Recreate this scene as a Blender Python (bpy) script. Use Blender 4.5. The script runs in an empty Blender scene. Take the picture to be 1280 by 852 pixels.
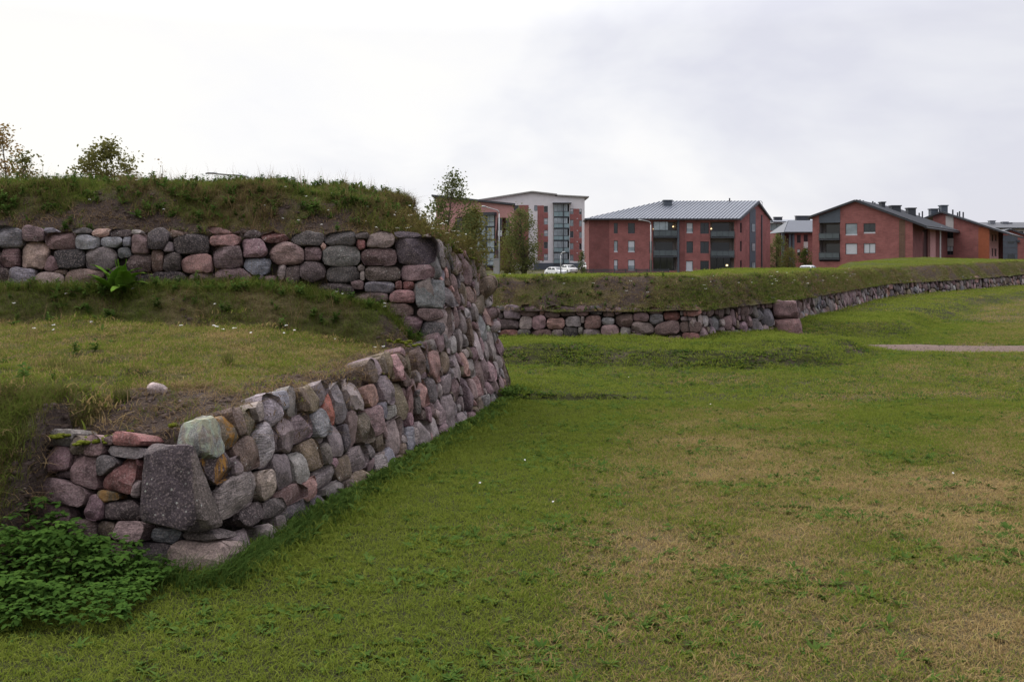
import bpy, bmesh, math, random
import numpy as np
from mathutils import Vector, noise, Matrix
from mathutils.geometry import tessellate_polygon

random.seed(7); rng = np.random.default_rng(7)
SC = bpy.context.scene
COL = SC.collection
# ------------------------------------------------------------------ camera
F, CX, HY, EYE = 1244.0, 640.0, 325.0, 1.65      # focal length in photo pixels, horizon row, eye height (m)
cam_d = bpy.data.cameras.new('camera')
cam_d.sensor_width = 36; cam_d.lens = F / 1280 * 36
cam_d.shift_y = -(426 - HY) / 1280
cam_d.clip_start = .05; cam_d.clip_end = 5000
cam = bpy.data.objects.new('camera', cam_d); COL.objects.link(cam)
cam.location = (0, 0, EYE); cam.rotation_euler = (math.radians(90), 0, 0)
SC.camera = cam
# ------------------------------------------------------------------ sky, sun, exposure
SUN_EL, SUN_AZ = math.radians(44), math.radians(-35)       # azimuth clockwise from +Y
world = bpy.data.worlds.new('World'); SC.world = world; world.use_nodes = True
nt = world.node_tree; nt.nodes.clear()
def nn(t, typ, **kw):
    n = t.nodes.new(typ)
    for k, v in kw.items():
        if k in n.inputs and not hasattr(n, k): n.inputs[k].default_value = v
        else: setattr(n, k, v)
    return n
def math_node(t, op, a, b=None, clamp=False):
    n = t.nodes.new('ShaderNodeMath'); n.operation = op; n.use_clamp = clamp
    for i, v in enumerate((a, b)):
        if v is None: continue
        if hasattr(v, 'is_output'): t.links.new(v, n.inputs[i])
        else: n.inputs[i].default_value = v
    return n.outputs[0]
def mix(t, fac, a, b, blend='MIX'):
    n = t.nodes.new('ShaderNodeMix'); n.data_type = 'RGBA'; n.blend_type = blend
    for s, v in ((n.inputs[0], fac), (n.inputs[6], a), (n.inputs[7], b)):
        if hasattr(v, 'is_output'): t.links.new(v, s)
        elif isinstance(v, (int, float)): s.default_value = v
        else: s.default_value = (*v[:3], 1)
    return n.outputs[2]
def ramp(t, fac, stops):
    n = t.nodes.new('ShaderNodeValToRGB'); cr = n.color_ramp
    while len(cr.elements) < len(stops): cr.elements.new(.5)
    for e, (p, c) in zip(cr.elements, stops):
        e.position = p; e.color = (c, c, c, 1) if isinstance(c, (int, float)) else (*c[:3], 1)
    t.links.new(fac, n.inputs[0]); return n.outputs[0]
def tnoise(t, vec, scale, detail=4, rough=.55, dist=0):
    n = t.nodes.new('ShaderNodeTexNoise')
    n.inputs['Scale'].default_value = scale; n.inputs['Detail'].default_value = detail
    n.inputs['Roughness'].default_value = rough; n.inputs['Distortion'].default_value = dist
    if vec is not None: t.links.new(vec, n.inputs['Vector'])
    return n.outputs[0]
def mapped(t, vec, scale=(1, 1, 1), loc=(0, 0, 0), rot=(0, 0, 0)):
    n = t.nodes.new('ShaderNodeMapping'); t.links.new(vec, n.inputs[0])
    n.inputs[1].default_value = loc; n.inputs[2].default_value = rot; n.inputs[3].default_value = scale
    return n.outputs[0]
sky = nn(nt, 'ShaderNodeTexSky', sky_type='NISHITA', sun_disc=False)
sky.sun_elevation = SUN_EL; sky.sun_rotation = SUN_AZ
tc = nn(nt, 'ShaderNodeTexCoord').outputs['Generated']
sep = nn(nt, 'ShaderNodeSeparateXYZ'); nt.links.new(tc, sep.inputs[0])
c1 = tnoise(nt, mapped(nt, tc, (1.3, 1.3, 2.5), (.35, 0, .2), (0, -.25, 0)), 2.1, 5, .52, .25)
# cloud deck: brightness follows the cloud noise and the glow of the veiled sun in the front left
side = math_node(nt, 'MULTIPLY', sep.outputs[0], -.42)
front = math_node(nt, 'MULTIPLY', sep.outputs[1], .10)
c2 = tnoise(nt, mapped(nt, tc, (1.2, 1.2, 3.0), (2.2, 1, .7), (0, -.3, .2)), 5.5, 4, .55, .4)
c1 = math_node(nt, 'ADD', c1, math_node(nt, 'MULTIPLY', math_node(nt, 'SUBTRACT', c2, .5), .22))
val = math_node(nt, 'ADD', math_node(nt, 'ADD', c1, side), front)
cl = ramp(nt, val, [(.36, (6.95, 6.95, 7.7)), (.50, (8.0, 8.0, 8.4)), (.61, (8.95, 8.85, 8.9)), (.78, (9.5, 9.3, 8.9))])
lit = math_node(nt, 'ADD', math_node(nt, 'MULTIPLY', sep.outputs[1], .22), .78, True)
# an overcast deck is brighter overhead than at the horizon
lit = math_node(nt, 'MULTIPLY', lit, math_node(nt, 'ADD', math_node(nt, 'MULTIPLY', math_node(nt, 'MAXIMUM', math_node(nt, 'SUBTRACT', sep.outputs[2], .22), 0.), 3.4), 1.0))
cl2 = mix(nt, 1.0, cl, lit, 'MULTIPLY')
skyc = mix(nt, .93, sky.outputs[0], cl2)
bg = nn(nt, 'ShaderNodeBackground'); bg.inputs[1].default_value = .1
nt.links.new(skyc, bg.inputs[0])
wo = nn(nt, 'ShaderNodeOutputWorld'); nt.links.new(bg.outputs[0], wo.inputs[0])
sun_d = bpy.data.lights.new('sun', 'SUN'); sun_d.energy = 2.0; sun_d.angle = math.radians(28); sun_d.color = (1, .95, .88)
sun = bpy.data.objects.new('sun', sun_d); COL.objects.link(sun); sun.location = (-20, 20, 30)
sdir = Vector((math.sin(SUN_AZ) * math.cos(SUN_EL), math.cos(SUN_AZ) * math.cos(SUN_EL), math.sin(SUN_EL)))
sun.rotation_euler = sdir.to_track_quat('Z', 'Y').to_euler()
SC.view_settings.view_transform = 'Standard'; SC.view_settings.look = 'None'
SC.view_settings.exposure = 0.16; SC.view_settings.gamma = 1
SC.render.engine = 'CYCLES'
SC.cycles.max_bounces = 6; SC.cycles.diffuse_bounces = 3; SC.cycles.glossy_bounces = 3
SC.cycles.transparent_max_bounces = 8; SC.cycles.use_denoising = True

# ------------------------------------------------------------------ helpers
def X(px, d): return (px - CX) / F * d
def Z(py, d): return EYE - (py - HY) / F * d
def ray(px, py): return Vector(((px - CX) / F, 1, -(py - HY) / F))
EYEV = Vector((0, 0, EYE))
def sm(a, b, x):
    t = min(1, max(0, (x - a) / (b - a))); return t * t * (3 - 2 * t)
def fbm(x, y, s=1.0, o=4, z=0.0): return noise.fractal(Vector((x * s, y * s, z)), 1.0, 2.0, o)
def props(o, label=None, cat=None, group=None, kind=None):
    if label: o['label'] = label
    if cat: o['category'] = cat
    if group: o['group'] = group
    if kind: o['kind'] = kind
    return o
def empty(name, loc, label, cat, group=None, rz=0):
    o = bpy.data.objects.new(name, None); COL.objects.link(o)
    o.location = loc; o.rotation_euler = (0, 0, rz); o.empty_display_size = .2
    return props(o, label, cat, group)
def link(name, me, m=None, parent=None, loc=None):
    o = bpy.data.objects.new(name, me); COL.objects.link(o)
    if m is not None and not me.materials: me.materials.append(m)
    if parent is not None: o.parent = parent
    if loc is not None: o.location = loc
    return o
class MB:
    """collects vertices and faces; build() links them as one mesh object; coordinates are world, shifted by the parents' place"""
    def __init__(s): s.v = []; s.f = []
    def quad(s, *p):
        n = len(s.v); s.v += [tuple(q) for q in p]; s.f.append(tuple(range(n, n + len(p)))); return s
    def box(s, x0, x1, y0, y1, z0, z1, M=None):
        c = [Vector(q) for q in ((x0,y0,z0),(x1,y0,z0),(x1,y1,z0),(x0,y1,z0),(x0,y0,z1),(x1,y0,z1),(x1,y1,z1),(x0,y1,z1))]
        if M is not None: c = [M @ q for q in c]
        n = len(s.v); s.v += [tuple(q) for q in c]
        s.f += [tuple(n + i for i in q) for q in ((0,3,2,1),(4,5,6,7),(0,1,5,4),(1,2,6,5),(2,3,7,6),(3,0,4,7))]; return s
    def fbox(s, f, u0, u1, v0, v1, w0, w1):
        n = len(s.v)
        s.v += [tuple(f.P(u, v, w)) for w in (w0, w1) for (u, v) in ((u0,v0),(u1,v0),(u1,v1),(u0,v1))]
        s.f += [tuple(n + i for i in q) for q in ((3,2,1,0),(4,5,6,7),(0,1,5,4),(1,2,6,5),(2,3,7,6),(3,0,4,7))]; return s
    def tube(s, pts, rad, n=6, cap=True):
        pts = [Vector(p) for p in pts]
        if not hasattr(rad, '__len__'): rad = [rad] * len(pts)
        b = len(s.v)
        for i, p in enumerate(pts):
            t = (pts[min(i + 1, len(pts) - 1)] - pts[max(i - 1, 0)]).normalized()
            a = t.cross(Vector((0, 0, 1)) if abs(t.z) < .9 else Vector((1, 0, 0))).normalized(); c = t.cross(a)
            for k in range(n):
                an = k / n * math.tau
                s.v.append(tuple(p + (a * math.cos(an) + c * math.sin(an)) * rad[i]))
        for i in range(len(pts) - 1):
            for k in range(n):
                k2 = (k + 1) % n
                s.f.append((b + i*n + k, b + i*n + k2, b + (i+1)*n + k2, b + (i+1)*n + k))
        if cap:
            s.f.append(tuple(b + k for k in range(n))[::-1]); s.f.append(tuple(b + (len(pts)-1)*n + k for k in range(n)))
        return s
    def build(s, name, m, parent=None, smooth=False, fix=True):
        off = Vector((0, 0, 0)); q = parent
        rot = Matrix.Identity(4)
        if parent is not None and parent.type == 'EMPTY': off = parent.location.copy()
        me = bpy.data.meshes.new(name)
        me.from_pydata([(a - off.x, b - off.y, c - off.z) for a, b, c in s.v], [], s.f)
        if fix:
            bm = bmesh.new(); bm.from_mesh(me); bmesh.ops.recalc_face_normals(bm, faces=bm.faces); bm.to_mesh(me); bm.free()
        if smooth: me.shade_smooth()
        o = link(name, me, m, parent)
        if parent is not None and parent.type != 'EMPTY':        # a sub-part: same local space as its part
            g = parent.parent
            if g is not None:
                me.transform(Matrix.Translation(-g.location))
        return o
class Face:
    """a wall face: u runs along it, v is height, w points outwards"""
    def __init__(s, A, B, k=0.0, z=0.0):
        s.O = Vector((A[0], A[1], z)); d = Vector((B[0] - A[0], B[1] - A[1], 0)); s.L = d.length; s.U = d.normalized()
        h = Vector((s.U.y, -s.U.x, 0)); s.h = h
        s.V = Vector((0, 0, 1)) - h * k; s.N = (h + Vector((0, 0, k))).normalized(); s.k = k
    def P(s, u, v, w=0): return s.O + s.U * u + s.V * v + s.N * w
    def uv(s, px, py):
        r = ray(px, py); t = (s.O - EYEV).dot(s.N) / r.dot(s.N); q = EYEV + r * t - s.O
        return q.dot(s.U), q.z

# ------------------------------------------------------------------ materials
def material(name):
    m = bpy.data.materials.new(name); m.use_nodes = True; t = m.node_tree
    return m, t, t.nodes['Principled BSDF']
def plain(name, col, rough=.6, metal=0, var=.12, scale=3.0, bump=0, spec=.3, emit=None):
    m, t, p = material(name)
    g = nn(t, 'ShaderNodeNewGeometry').outputs['Position']
    n = tnoise(t, g, scale, 5, .6)
    lo = [c * (1 - var) for c in col]; hi = [min(1, c * (1 + var)) for c in col]
    t.links.new(mix(t, ramp(t, n, [(.3, 0.), (.7, 1.)]), lo, hi), p.inputs['Base Color'])
    p.inputs['Roughness'].default_value = rough; p.inputs['Metallic'].default_value = metal
    p.inputs['Specular IOR Level'].default_value = spec
    if bump:
        b = nn(t, 'ShaderNodeBump'); b.inputs['Strength'].default_value = bump; b.inputs['Distance'].default_value = .02
        t.links.new(n, b.inputs['Height']); t.links.new(b.outputs[0], p.inputs['Normal'])
    if emit:
        p.inputs['Emission Color'].default_value = (*emit[:3], 1); p.inputs['Emission Strength'].default_value = emit[3]
    return m
def attr(t, name, typ='GEOMETRY'):
    a = t.nodes.new('ShaderNodeAttribute'); a.attribute_name = name; a.attribute_type = typ; return a

def stone_material():
    m, t, p = material('granite')
    g = nn(t, 'ShaderNodeNewGeometry').outputs['Position']
    col = attr(t, 'stone_color').outputs['Color']
    big = tnoise(t, g, 9, 5, .6, .4)
    c = mix(t, 1.0, col, ramp(t, big, [(.28, .5), (.5, 1.0), (.72, 1.55)]), 'MULTIPLY')
    fine = tnoise(t, g, 95, 4, .75)
    c = mix(t, 1.0, c, ramp(t, fine, [(.32, .52), (.5, 1.0), (.66, 1.6)]), 'MULTIPLY')
    # foliation streaks along the stone, stronger on some stones
    st = tnoise(t, mapped(t, g, (6, 6, 60), rot=(.5, .4, .3)), 1.3, 4, .6, 1.2)
    c = mix(t, math_node(t, 'MULTIPLY', attr(t, 'streak').outputs['Fac'], .8), c, mix(t, 1., c, ramp(t, st, [(.38, .45), (.62, 1.7)]), 'MULTIPLY'))
    # pinkish mineral grains
    v = t.nodes.new('ShaderNodeTexVoronoi'); v.inputs['Scale'].default_value = 120; t.links.new(g, v.inputs['Vector'])
    c = mix(t, math_node(t, 'MULTIPLY', ramp(t, v.outputs['Color'], [(.66, 0.), (.78, 1.)]), .26), c, (.42, .33, .31))
    # pale crust lichen dots, soot-dark film, orange and grey-green lichen on some stones
    v2 = t.nodes.new('ShaderNodeTexVoronoi'); v2.inputs['Scale'].default_value = 24; t.links.new(g, v2.inputs['Vector'])
    dots = math_node(t, 'MULTIPLY', ramp(t, v2.outputs['Distance'], [(.10, 1.), (.17, 0.)]), ramp(t, tnoise(t, g, 3.2, 2), [(.56, 0.), (.63, .7)]))
    c = mix(t, dots, c, (.42, .42, .38))
    lp = attr(t, 'lichen_pale').outputs['Fac']; lo = attr(t, 'lichen_orange').outputs['Fac']
    n1 = tnoise(t, g, 11, 6, .7, .8)
    c = mix(t, math_node(t, 'MULTIPLY', lp, ramp(t, n1, [(.46, 0.), (.56, 1.)])), c, (.30, .34, .265))
    n2 = tnoise(t, mapped(t, g, (1, 1, .55), (3, 1, 7)), 10, 6, .7, .6)
    c = mix(t, math_node(t, 'MULTIPLY', lo, ramp(t, n2, [(.49, 0.), (.57, 1.)])), c, (.28, .135, .025))
    t.links.new(c, p.inputs['Base Color'])
    p.inputs['Roughness'].default_value = .82; p.inputs['Specular IOR Level'].default_value = .25
    b = nn(t, 'ShaderNodeBump'); b.inputs['Strength'].default_value = .8; b.inputs['Distance'].default_value = .02
    h = math_node(t, 'ADD', math_node(t, 'MULTIPLY', fine, .35), math_node(t, 'ADD', tnoise(t, g, 28, 6, .65, .3), math_node(t, 'MULTIPLY', st, math_node(t, 'MULTIPLY', attr(t, 'streak').outputs['Fac'], .8))))
    t.links.new(h, b.inputs['Height']); t.links.new(b.outputs[0], p.inputs['Normal'])
    return m
def ground_material(name, green=(.04, .042, .016), dry=(.12, .09, .05), soil=(.064, .047, .041)):
    m, t, p = material(name)
    g = nn(t, 'ShaderNodeNewGeometry').outputs['Position']
    n1 = tnoise(t, g, 7, 6, .65); n2 = tnoise(t, g, 55, 4, .7)
    dr = math_node(t, 'ADD', attr(t, 'dry').outputs['Fac'], math_node(t, 'MULTIPLY', math_node(t, 'SUBTRACT', n1, .5), .9), True)
    c = mix(t, dr, green, dry)
    ba = math_node(t, 'ADD', attr(t, 'bare').outputs['Fac'], math_node(t, 'MULTIPLY', math_node(t, 'SUBTRACT', n1, .5), .8), True)
    c = mix(t, ramp(t, ba, [(.3, 0.), (.6, 1.)]), c, soil)
    c = mix(t, 1., c, ramp(t, n2, [(.3, .55), (.5, 1.), (.7, 1.5)]), 'MULTIPLY')
    t.links.new(c, p.inputs['Base Color']); p.inputs['Roughness'].default_value = .95
    p.inputs['Specular IOR Level'].default_value = .1
    b = nn(t, 'ShaderNodeBump'); b.inputs['Strength'].default_value = .8; b.inputs['Distance'].default_value = .03
    t.links.new(math_node(t, 'ADD', n1, n2), b.inputs['Height']); t.links.new(b.outputs[0], p.inputs['Normal'])
    return m
def leaf_material(name, a, b, dry_a=None, dry_b=None, trans=.3, along=True):
    """foliage: colour differs from piece to piece (object random) and, where given, by the dryness of the ground it grows on"""
    m, t, p = material(name); t.nodes.remove(p)
    out = t.nodes['Material Output']
    oi = nn(t, 'ShaderNodeObjectInfo').outputs['Random']
    g = nn(t, 'ShaderNodeNewGeometry')
    isl = g.outputs['Random Per Island']
    r = math_node(t, 'ADD', math_node(t, 'MULTIPLY', oi, .5), math_node(t, 'MULTIPLY', isl, .5))
    c = mix(t, r, a, b)
    if dry_a:
        d = mix(t, isl, dry_a, dry_b)
        dr = attr(t, 'dry', 'INSTANCER').outputs['Fac']
        f = ramp(t, math_node(t, 'ADD', dr, math_node(t, 'MULTIPLY', math_node(t, 'SUBTRACT', isl, .5), .9)), [(.35, 0.), (.65, 1.)])
        c = mix(t, f, c, d)
    df = nn(t, 'ShaderNodeBsdfDiffuse'); tr = nn(t, 'ShaderNodeBsdfTranslucent')
    t.links.new(c, df.inputs[0]); t.links.new(c, tr.inputs[0])
    ms = nn(t, 'ShaderNodeMixShader'); ms.inputs[0].default_value = trans
    t.links.new(df.outputs[0], ms.inputs[1]); t.links.new(tr.outputs[0], ms.inputs[2])
    t.links.new(ms.outputs[0], out.inputs[0]); return m
def brick_material(name, col, col2, var=.2):
    m, t, p = material(name)
    g = nn(t, 'ShaderNodeNewGeometry').outputs['Position']
    tcn = nn(t, 'ShaderNodeTexCoord').outputs['Object']
    sx = nn(t, 'ShaderNodeSeparateXYZ'); t.links.new(g, sx.inputs[0])
    cb = nn(t, 'ShaderNodeCombineXYZ')
    t.links.new(math_node(t, 'ADD', sx.outputs[0], math_node(t, 'MULTIPLY', sx.outputs[1], .7)), cb.inputs[0]); t.links.new(sx.outputs[2], cb.inputs[1])
    br = nn(t, 'ShaderNodeTexBrick'); t.links.new(cb.outputs[0], br.inputs['Vector'])
    br.inputs['Scale'].default_value = 1; br.inputs['Brick Width'].default_value = .28; br.inputs['Row Height'].default_value = .085
    br.inputs['Mortar Size'].default_value = .008
    br.inputs['Color1'].default_value = (*col, 1); br.inputs['Color2'].default_value = (*col2, 1); br.inputs['Mortar'].default_value = (.20, .13, .115, 1)
    n = tnoise(t, g, .8, 5, .65)
    c = mix(t, 1., br.outputs[0], ramp(t, n, [(.3, 1 - var), (.7, 1 + var)]), 'MULTIPLY')
    t.links.new(c, p.inputs['Base Color']); p.inputs['Roughness'].default_value = .9; p.inputs['Specular IOR Level'].default_value = .15
    return m
M = {}
M['stone'] = stone_material()
M['lawn'] = ground_material('lawn_ground')
M['earth'] = ground_material('rampart_ground', green=(.06, .064, .022), dry=(.15, .115, .06))
M['soil'] = plain('packed_soil', (.03, .024, .021), .95, 0, .4, 14, .8, .1)
M['soil_clod'] = plain('soil_clod', (.085, .062, .054), .95, 0, .4, 40, .5, .1)
M['gravel'] = plain('gravel_path', (.15, .108, .092), .95, 0, .4, 45, 1.0, .1)
M['pebble'] = plain('pebble', (.14, .105, .095), .9, 0, .5, 30, .2, .2)
M['grass'] = leaf_material('grass_blades', (.115, .16, .02), (.205, .23, .045), (.43, .325, .15), (.28, .195, .09), .38)
M['bank'] = leaf_material('bank_grass', (.085, .125, .022), (.155, .18, .04), (.22, .16, .078), (.115, .08, .042), .32)
M['weed'] = leaf_material('weed_leaves', (.045, .095, .02), (.10, .155, .036), trans=.3)
M['drystem'] = leaf_material('dry_stems', (.13, .088, .05), (.27, .19, .10), trans=.25)
M['cover'] = leaf_material('ground_cover_leaves', (.02, .052, .012), (.075, .135, .024), trans=.25)
M['dock'] = leaf_material('dock_leaves', (.10, .21, .025), (.18, .29, .05), trans=.3)
M['moss'] = plain('moss', (.09, .10, .012), .95, 0, .5, 60, .6, .05)
M['petal'] = plain('white_petals', (.75, .74, .70), .8)
M['bark'] = plain('bark', (.085, .068, .055), .9, 0, .35, 8, .6, .1)
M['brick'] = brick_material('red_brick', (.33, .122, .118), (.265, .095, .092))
M['brick_dark_shaded'] = brick_material('dark_shaded_red_brick', (.20, .066, .066), (.155, .053, .055))  # darker red brick; on side walls the darkness is painted shade
M['brick_pink'] = brick_material('pink_brick', (.53, .28, .275), (.48, .25, .245), .08)
M['brick_brown'] = brick_material('brown_brick', (.12, .075, .055), (.15, .09, .06))
M['orange'] = plain('orange_board', (.33, .10, .05), .7, 0, .1, 2)
M['render_white'] = plain('white_render', (.66, .64, .66), .85, 0, .06, 1)
M['panel_grey'] = plain('blue_grey_panel', (.085, .10, .125), .6, 0, .1, 2)
M['panel_pale'] = plain('pale_panel', (.50, .46, .46), .7, 0, .06, 2)
M['roof_grey'] = plain('zinc_roof', (.20, .215, .25), .5, .0, .1, 1.2, 0, .4)
M['roof_seam'] = plain('zinc_seam', (.10, .11, .135), .6, 0, .1)
M['roof_mid'] = plain('grey_roof', (.12, .13, .155), .6, 0, .1)
M['roof_dark'] = plain('dark_roof', (.045, .048, .058), .5, .1, .2, 1.5, 0, .4)
M['trim'] = plain('dark_trim', (.05, .055, .065), .5, 0, .1)
M['glass'] = plain('window_glass', (.02, .026, .032), .08, 0, .3, .6, 0, .7)
M['glass_sky'] = plain('pale_glass', (.26, .31, .345), .12, 0, .35, .5, 0, .7)
M['glass_rail'] = plain('dark_railing_glass', (.085, .105, .115), .2, 0, .2, .8, 0, .5)
M['glass_teal'] = plain('railing_glass', (.22, .31, .34), .15, 0, .15, .8, 0, .7)
M['blind'] = plain('white_blind', (.52, .54, .58), .7, 0, .06)
M['inner'] = plain('dark_interior', (.04, .042, .045), .8)
M['plaster'] = plain('balcony_plaster', (.27, .24, .235), .85)
M['metal'] = plain('galvanised_steel', (.34, .35, .36), .45, .4, .1)
M['lamp_lit'] = plain('lit_lamp', (.8, .6, .35), .5, emit=(1, .72, .38, 2.2))
M['car_white'] = plain('white_car_paint', (.72, .73, .74), .25, 0, .03, 1, 0, .6)
M['tyre'] = plain('tyre_rubber', (.02, .02, .02), .8)
M['conc'] = plain('concrete', (.30, .29, .28), .9, 0, .15, 2)
M['drain'] = plain('white_pipe', (.6, .6, .6), .5)

# ------------------------------------------------------------------ dry-stone masonry
PAL = dict(bg=(.205,.212,.232), lg=(.36,.335,.33), gr=(.205,.185,.18), dg=(.115,.108,.11), dk=(.085,.07,.07), vd=(.05,.044,.046),
           pu=(.195,.135,.142), pl=(.27,.195,.20), pb=(.15,.105,.10), br=(.155,.118,.092), pk=(.36,.225,.20), rd=(.215,.105,.098),
           sal=(.46,.165,.13), be=(.38,.305,.265), ol=(.175,.145,.10), pg=(.27,.235,.23))
RANDOM_KEYS = ['gr','gr','pg','pg','pl','pu','pb','br','bg','lg','dg','pk','ol','pu']
def outlines(seeds, n, ex=1.36, gap=.004):
    u = np.array([s['u'] for s in seeds]); v = np.array([s['v'] for s in seeds])
    hw = np.array([s['hw'] for s in seeds]); hh = np.array([s['hh'] for s in seeds])
    th = np.arange(n) / n * math.tau; cs = np.cos(th); sn = np.sin(th); res = []
    for i, s in enumerate(seeds):
        p = s.get('p', rng.uniform(2.8, 6.0)); ph = rng.uniform(0, 6.28, 3)
        rot = s.get('rot', rng.normal(0, .10)); c2 = np.cos(th - rot); s2 = np.sin(th - rot)
        r = 1 / (np.abs(c2 / hw[i])**p + np.abs(s2 / hh[i])**p)**(1 / p) * ex
        # straight split edges: a random irregular polygon in the stone's own proportions
        nk = rng.integers(5, 8); tn = np.arctan2(s2 / hh[i], c2 / hw[i]); base_r = 1 / np.sqrt((c2 / hw[i])**2 + (s2 / hh[i])**2)
        pr_ = np.full(n, 9.)
        for k_ in range(nk):
            ak = (k_ + rng.uniform(-.32, .32)) / nk * math.tau + ph[0]; cc = np.cos(tn - ak)
            pr_ = np.where(cc > .05, np.minimum(pr_, rng.uniform(1.10, 1.46) / np.maximum(cc, .05)), pr_)
        if s.get('p', 0) < 7: r = np.minimum(r, base_r * pr_)
        r *= 1 + .03 * np.sin(2*th + ph[0]) + .04 * np.sin(3*th + ph[1]) + .045 * np.sin(5*th + ph[2])
        du = u - u[i]; dv = v - v[i]; su = hw + hw[i]; sv = hh + hh[i]
        near = np.where((np.abs(du) < su * 1.5) & (np.abs(dv) < sv * 1.5))[0]
        for j in near:
            if j == i: continue
            a = abs(du[j]) / su[j]; b = abs(dv[j]) / sv[j]; k = 2.6
            nx = math.copysign(a**k / su[j], du[j]); ny = math.copysign(b**k / sv[j], dv[j])
            ln = math.hypot(nx, ny)
            if ln < 1e-9: continue
            nx /= ln; ny /= ln; wa = a**k / (a**k + b**k)
            t = wa * hw[i] / su[j] + (1 - wa) * hh[i] / sv[j]
            sd = (nx * du[j] + ny * dv[j]) * t - gap / 2
            dt = nx * cs + ny * sn; ok = dt > 1e-3
            r[ok] = np.minimum(r[ok], np.maximum(sd, .006) / dt[ok])
        rs = .15 * np.roll(r, 1) + .7 * r + .15 * np.roll(r, -1)
        r = np.minimum(rs, r + .004)
        res.append(np.stack([r * cs, r * sn], 1))
    return res
RINGS = [.26, .48, .66, .80, .90, .96, 1.0]
def stone_geo(face, s, ol, depth=.2, rings=RINGS, amp=1.0):
    """one stone: bulging split face with chiselled facets, rounded arrises and a body running back into the wall"""
    n = len(ol); size = min(s['hw'], s['hh']); B = s.get('bulge', rng.uniform(.11, .25)) * size
    q = rng.choice([5, 8, 12, 16]); tu, tv = rng.normal(0, .15, 2)
    fac = [(rng.uniform(0, 6.28), rng.uniform(.3, .95), rng.uniform(.4, 1.2)) for _ in range(4)]
    w_off = s.get('w', rng.normal(.0, .012))
    # the split face: a few nearly flat planes meeting in blunt ridges
    pl = [(rng.uniform(0, 6.28), rng.uniform(.2, 1.1), rng.uniform(.55, 1.25)) for _ in range(rng.integers(3, 6))]
    def wat(r, d):
        x_, y_ = d[0] / s['hw'], d[1] / s['hh']
        top_ = min(B * (o_ - g_ * (x_ * math.cos(a_) + y_ * math.sin(a_))) for a_, g_, o_ in pl)
        w = top_ - B * 1.1 * r**q + tu * d[0] + tv * d[1]
        for a, c, g in fac:
            pr = (d[0] * math.cos(a) / s['hw'] + d[1] * math.sin(a) / s['hh'])
            w = min(w, B * (1.0 + g * .4) - g * size * .75 * max(0, pr - c + .35))
        return w
    V = []; sd = rng.uniform(0, 100)
    pc = face.P(s['u'], s['v'], 0)
    def add(du, dv, w):
        nz = noise.noise_vector(Vector((du * 7 + sd, dv * 7, w * 7))) * size * .11 * amp + noise.noise_vector(Vector((du * 20 + sd, dv * 20, w * 20))) * size * .06 * amp + noise.noise_vector(Vector((du * 55 + sd, dv * 55, w * 50))) * size * .03 * amp
        P = face.P(s['u'] + du, s['v'] + dv, w + w_off) - pc
        V.append(tuple(P + nz))
    add(0, 0, wat(0, (0, 0)))
    for r in rings:
        for k in range(n): d = ol[k] * r; add(d[0], d[1], wat(r, d))
    for rr, ww in ((1.0, -.14 * size - .006), (.96, -.45 * depth), (.84, -depth)):
        for k in range(n): d = ol[k] * rr; add(d[0], d[1], ww + tu * d[0] + tv * d[1])
    Fs = [(0, 1 + k, 1 + (k + 1) % n) for k in range(n)]
    R = len(rings) + 3
    for m_ in range(R - 1):
        b = 1 + m_ * n
        Fs += [(b + k, b + n + k, b + n + (k + 1) % n, b + (k + 1) % n) for k in range(n)]
    b = 1 + (R - 1) * n; Fs.append(tuple(b + k for k in range(n))[::-1])
    # u to the right and w towards the viewer: flip so that faces look outwards
    return pc, V, Fs
def stone_col(s):
    key = s.get('c') or RANDOM_KEYS[rng.integers(len(RANDOM_KEYS))]
    c = np.array(PAL[key]) * .72 * rng.uniform(.72, 1.25) * (1 + rng.normal(0, .035, 3)) * s.get('tone', 1.0) * np.array([1.07, .985, .975])
    return np.clip(c, .02, .7)
def paint(me, cols, streak, lp, lo):
    n = len(me.vertices)
    for nm, val, ty in (('stone_color', cols, 'FLOAT_COLOR'), ('streak', streak, 'FLOAT'), ('lichen_pale', lp, 'FLOAT'), ('lichen_orange', lo, 'FLOAT')):
        a = me.attributes.new(nm, ty, 'POINT')
        if ty == 'FLOAT_COLOR':
            arr = np.ones((n, 4)); arr[:, :3] = val; a.data.foreach_set('color', arr.ravel())
        else:
            a.data.foreach_set('value', np.full(n, val) if np.isscalar(val) else val)
def add_stone(face, s, ol, parent, depth=.2, rings=RINGS, amp=1.0, name='stone'):
    pc, V, Fs = stone_geo(face, s, ol, depth, rings, amp)
    me = bpy.data.meshes.new(name); me.from_pydata(V, [], Fs); me.shade_smooth(); me.set_sharp_from_angle(angle=math.radians(24))
    paint(me, stone_col(s), s.get('streak', rng.choice([0, 0, .2, .7])), s.get('lp', 0), s.get('lo', 0))
    me.materials.append(M['stone'])
    o = link(name, me, None, parent, pc - parent.location)
    if s.get('label'): o['label'] = s['label']
    return o
def stuff_stones(face_seeds, parent, depth, name='small_stones', n=9):
    V = []; Fs = []; C = []; ST = []
    for face, s, ol in face_seeds:
        pc, v, f = stone_geo(face, s, ol, depth, [.5, .85, 1.0])
        b = len(V); V += [tuple(Vector(q) + pc - parent.location) for q in v]; Fs += [tuple(b + i for i in q) for q in f]
        C += [stone_col(s)] * len(v); ST += [rng.choice([0, 0, .3, .7])] * len(v)
    me = bpy.data.meshes.new(name); me.from_pydata(V, [], Fs); me.shade_smooth(); me.materials.append(M['stone'])
    paint(me, np.array(C), np.array(ST), 0., 0.)
    return props(link(name, me, None, parent), kind='stuff')
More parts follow.
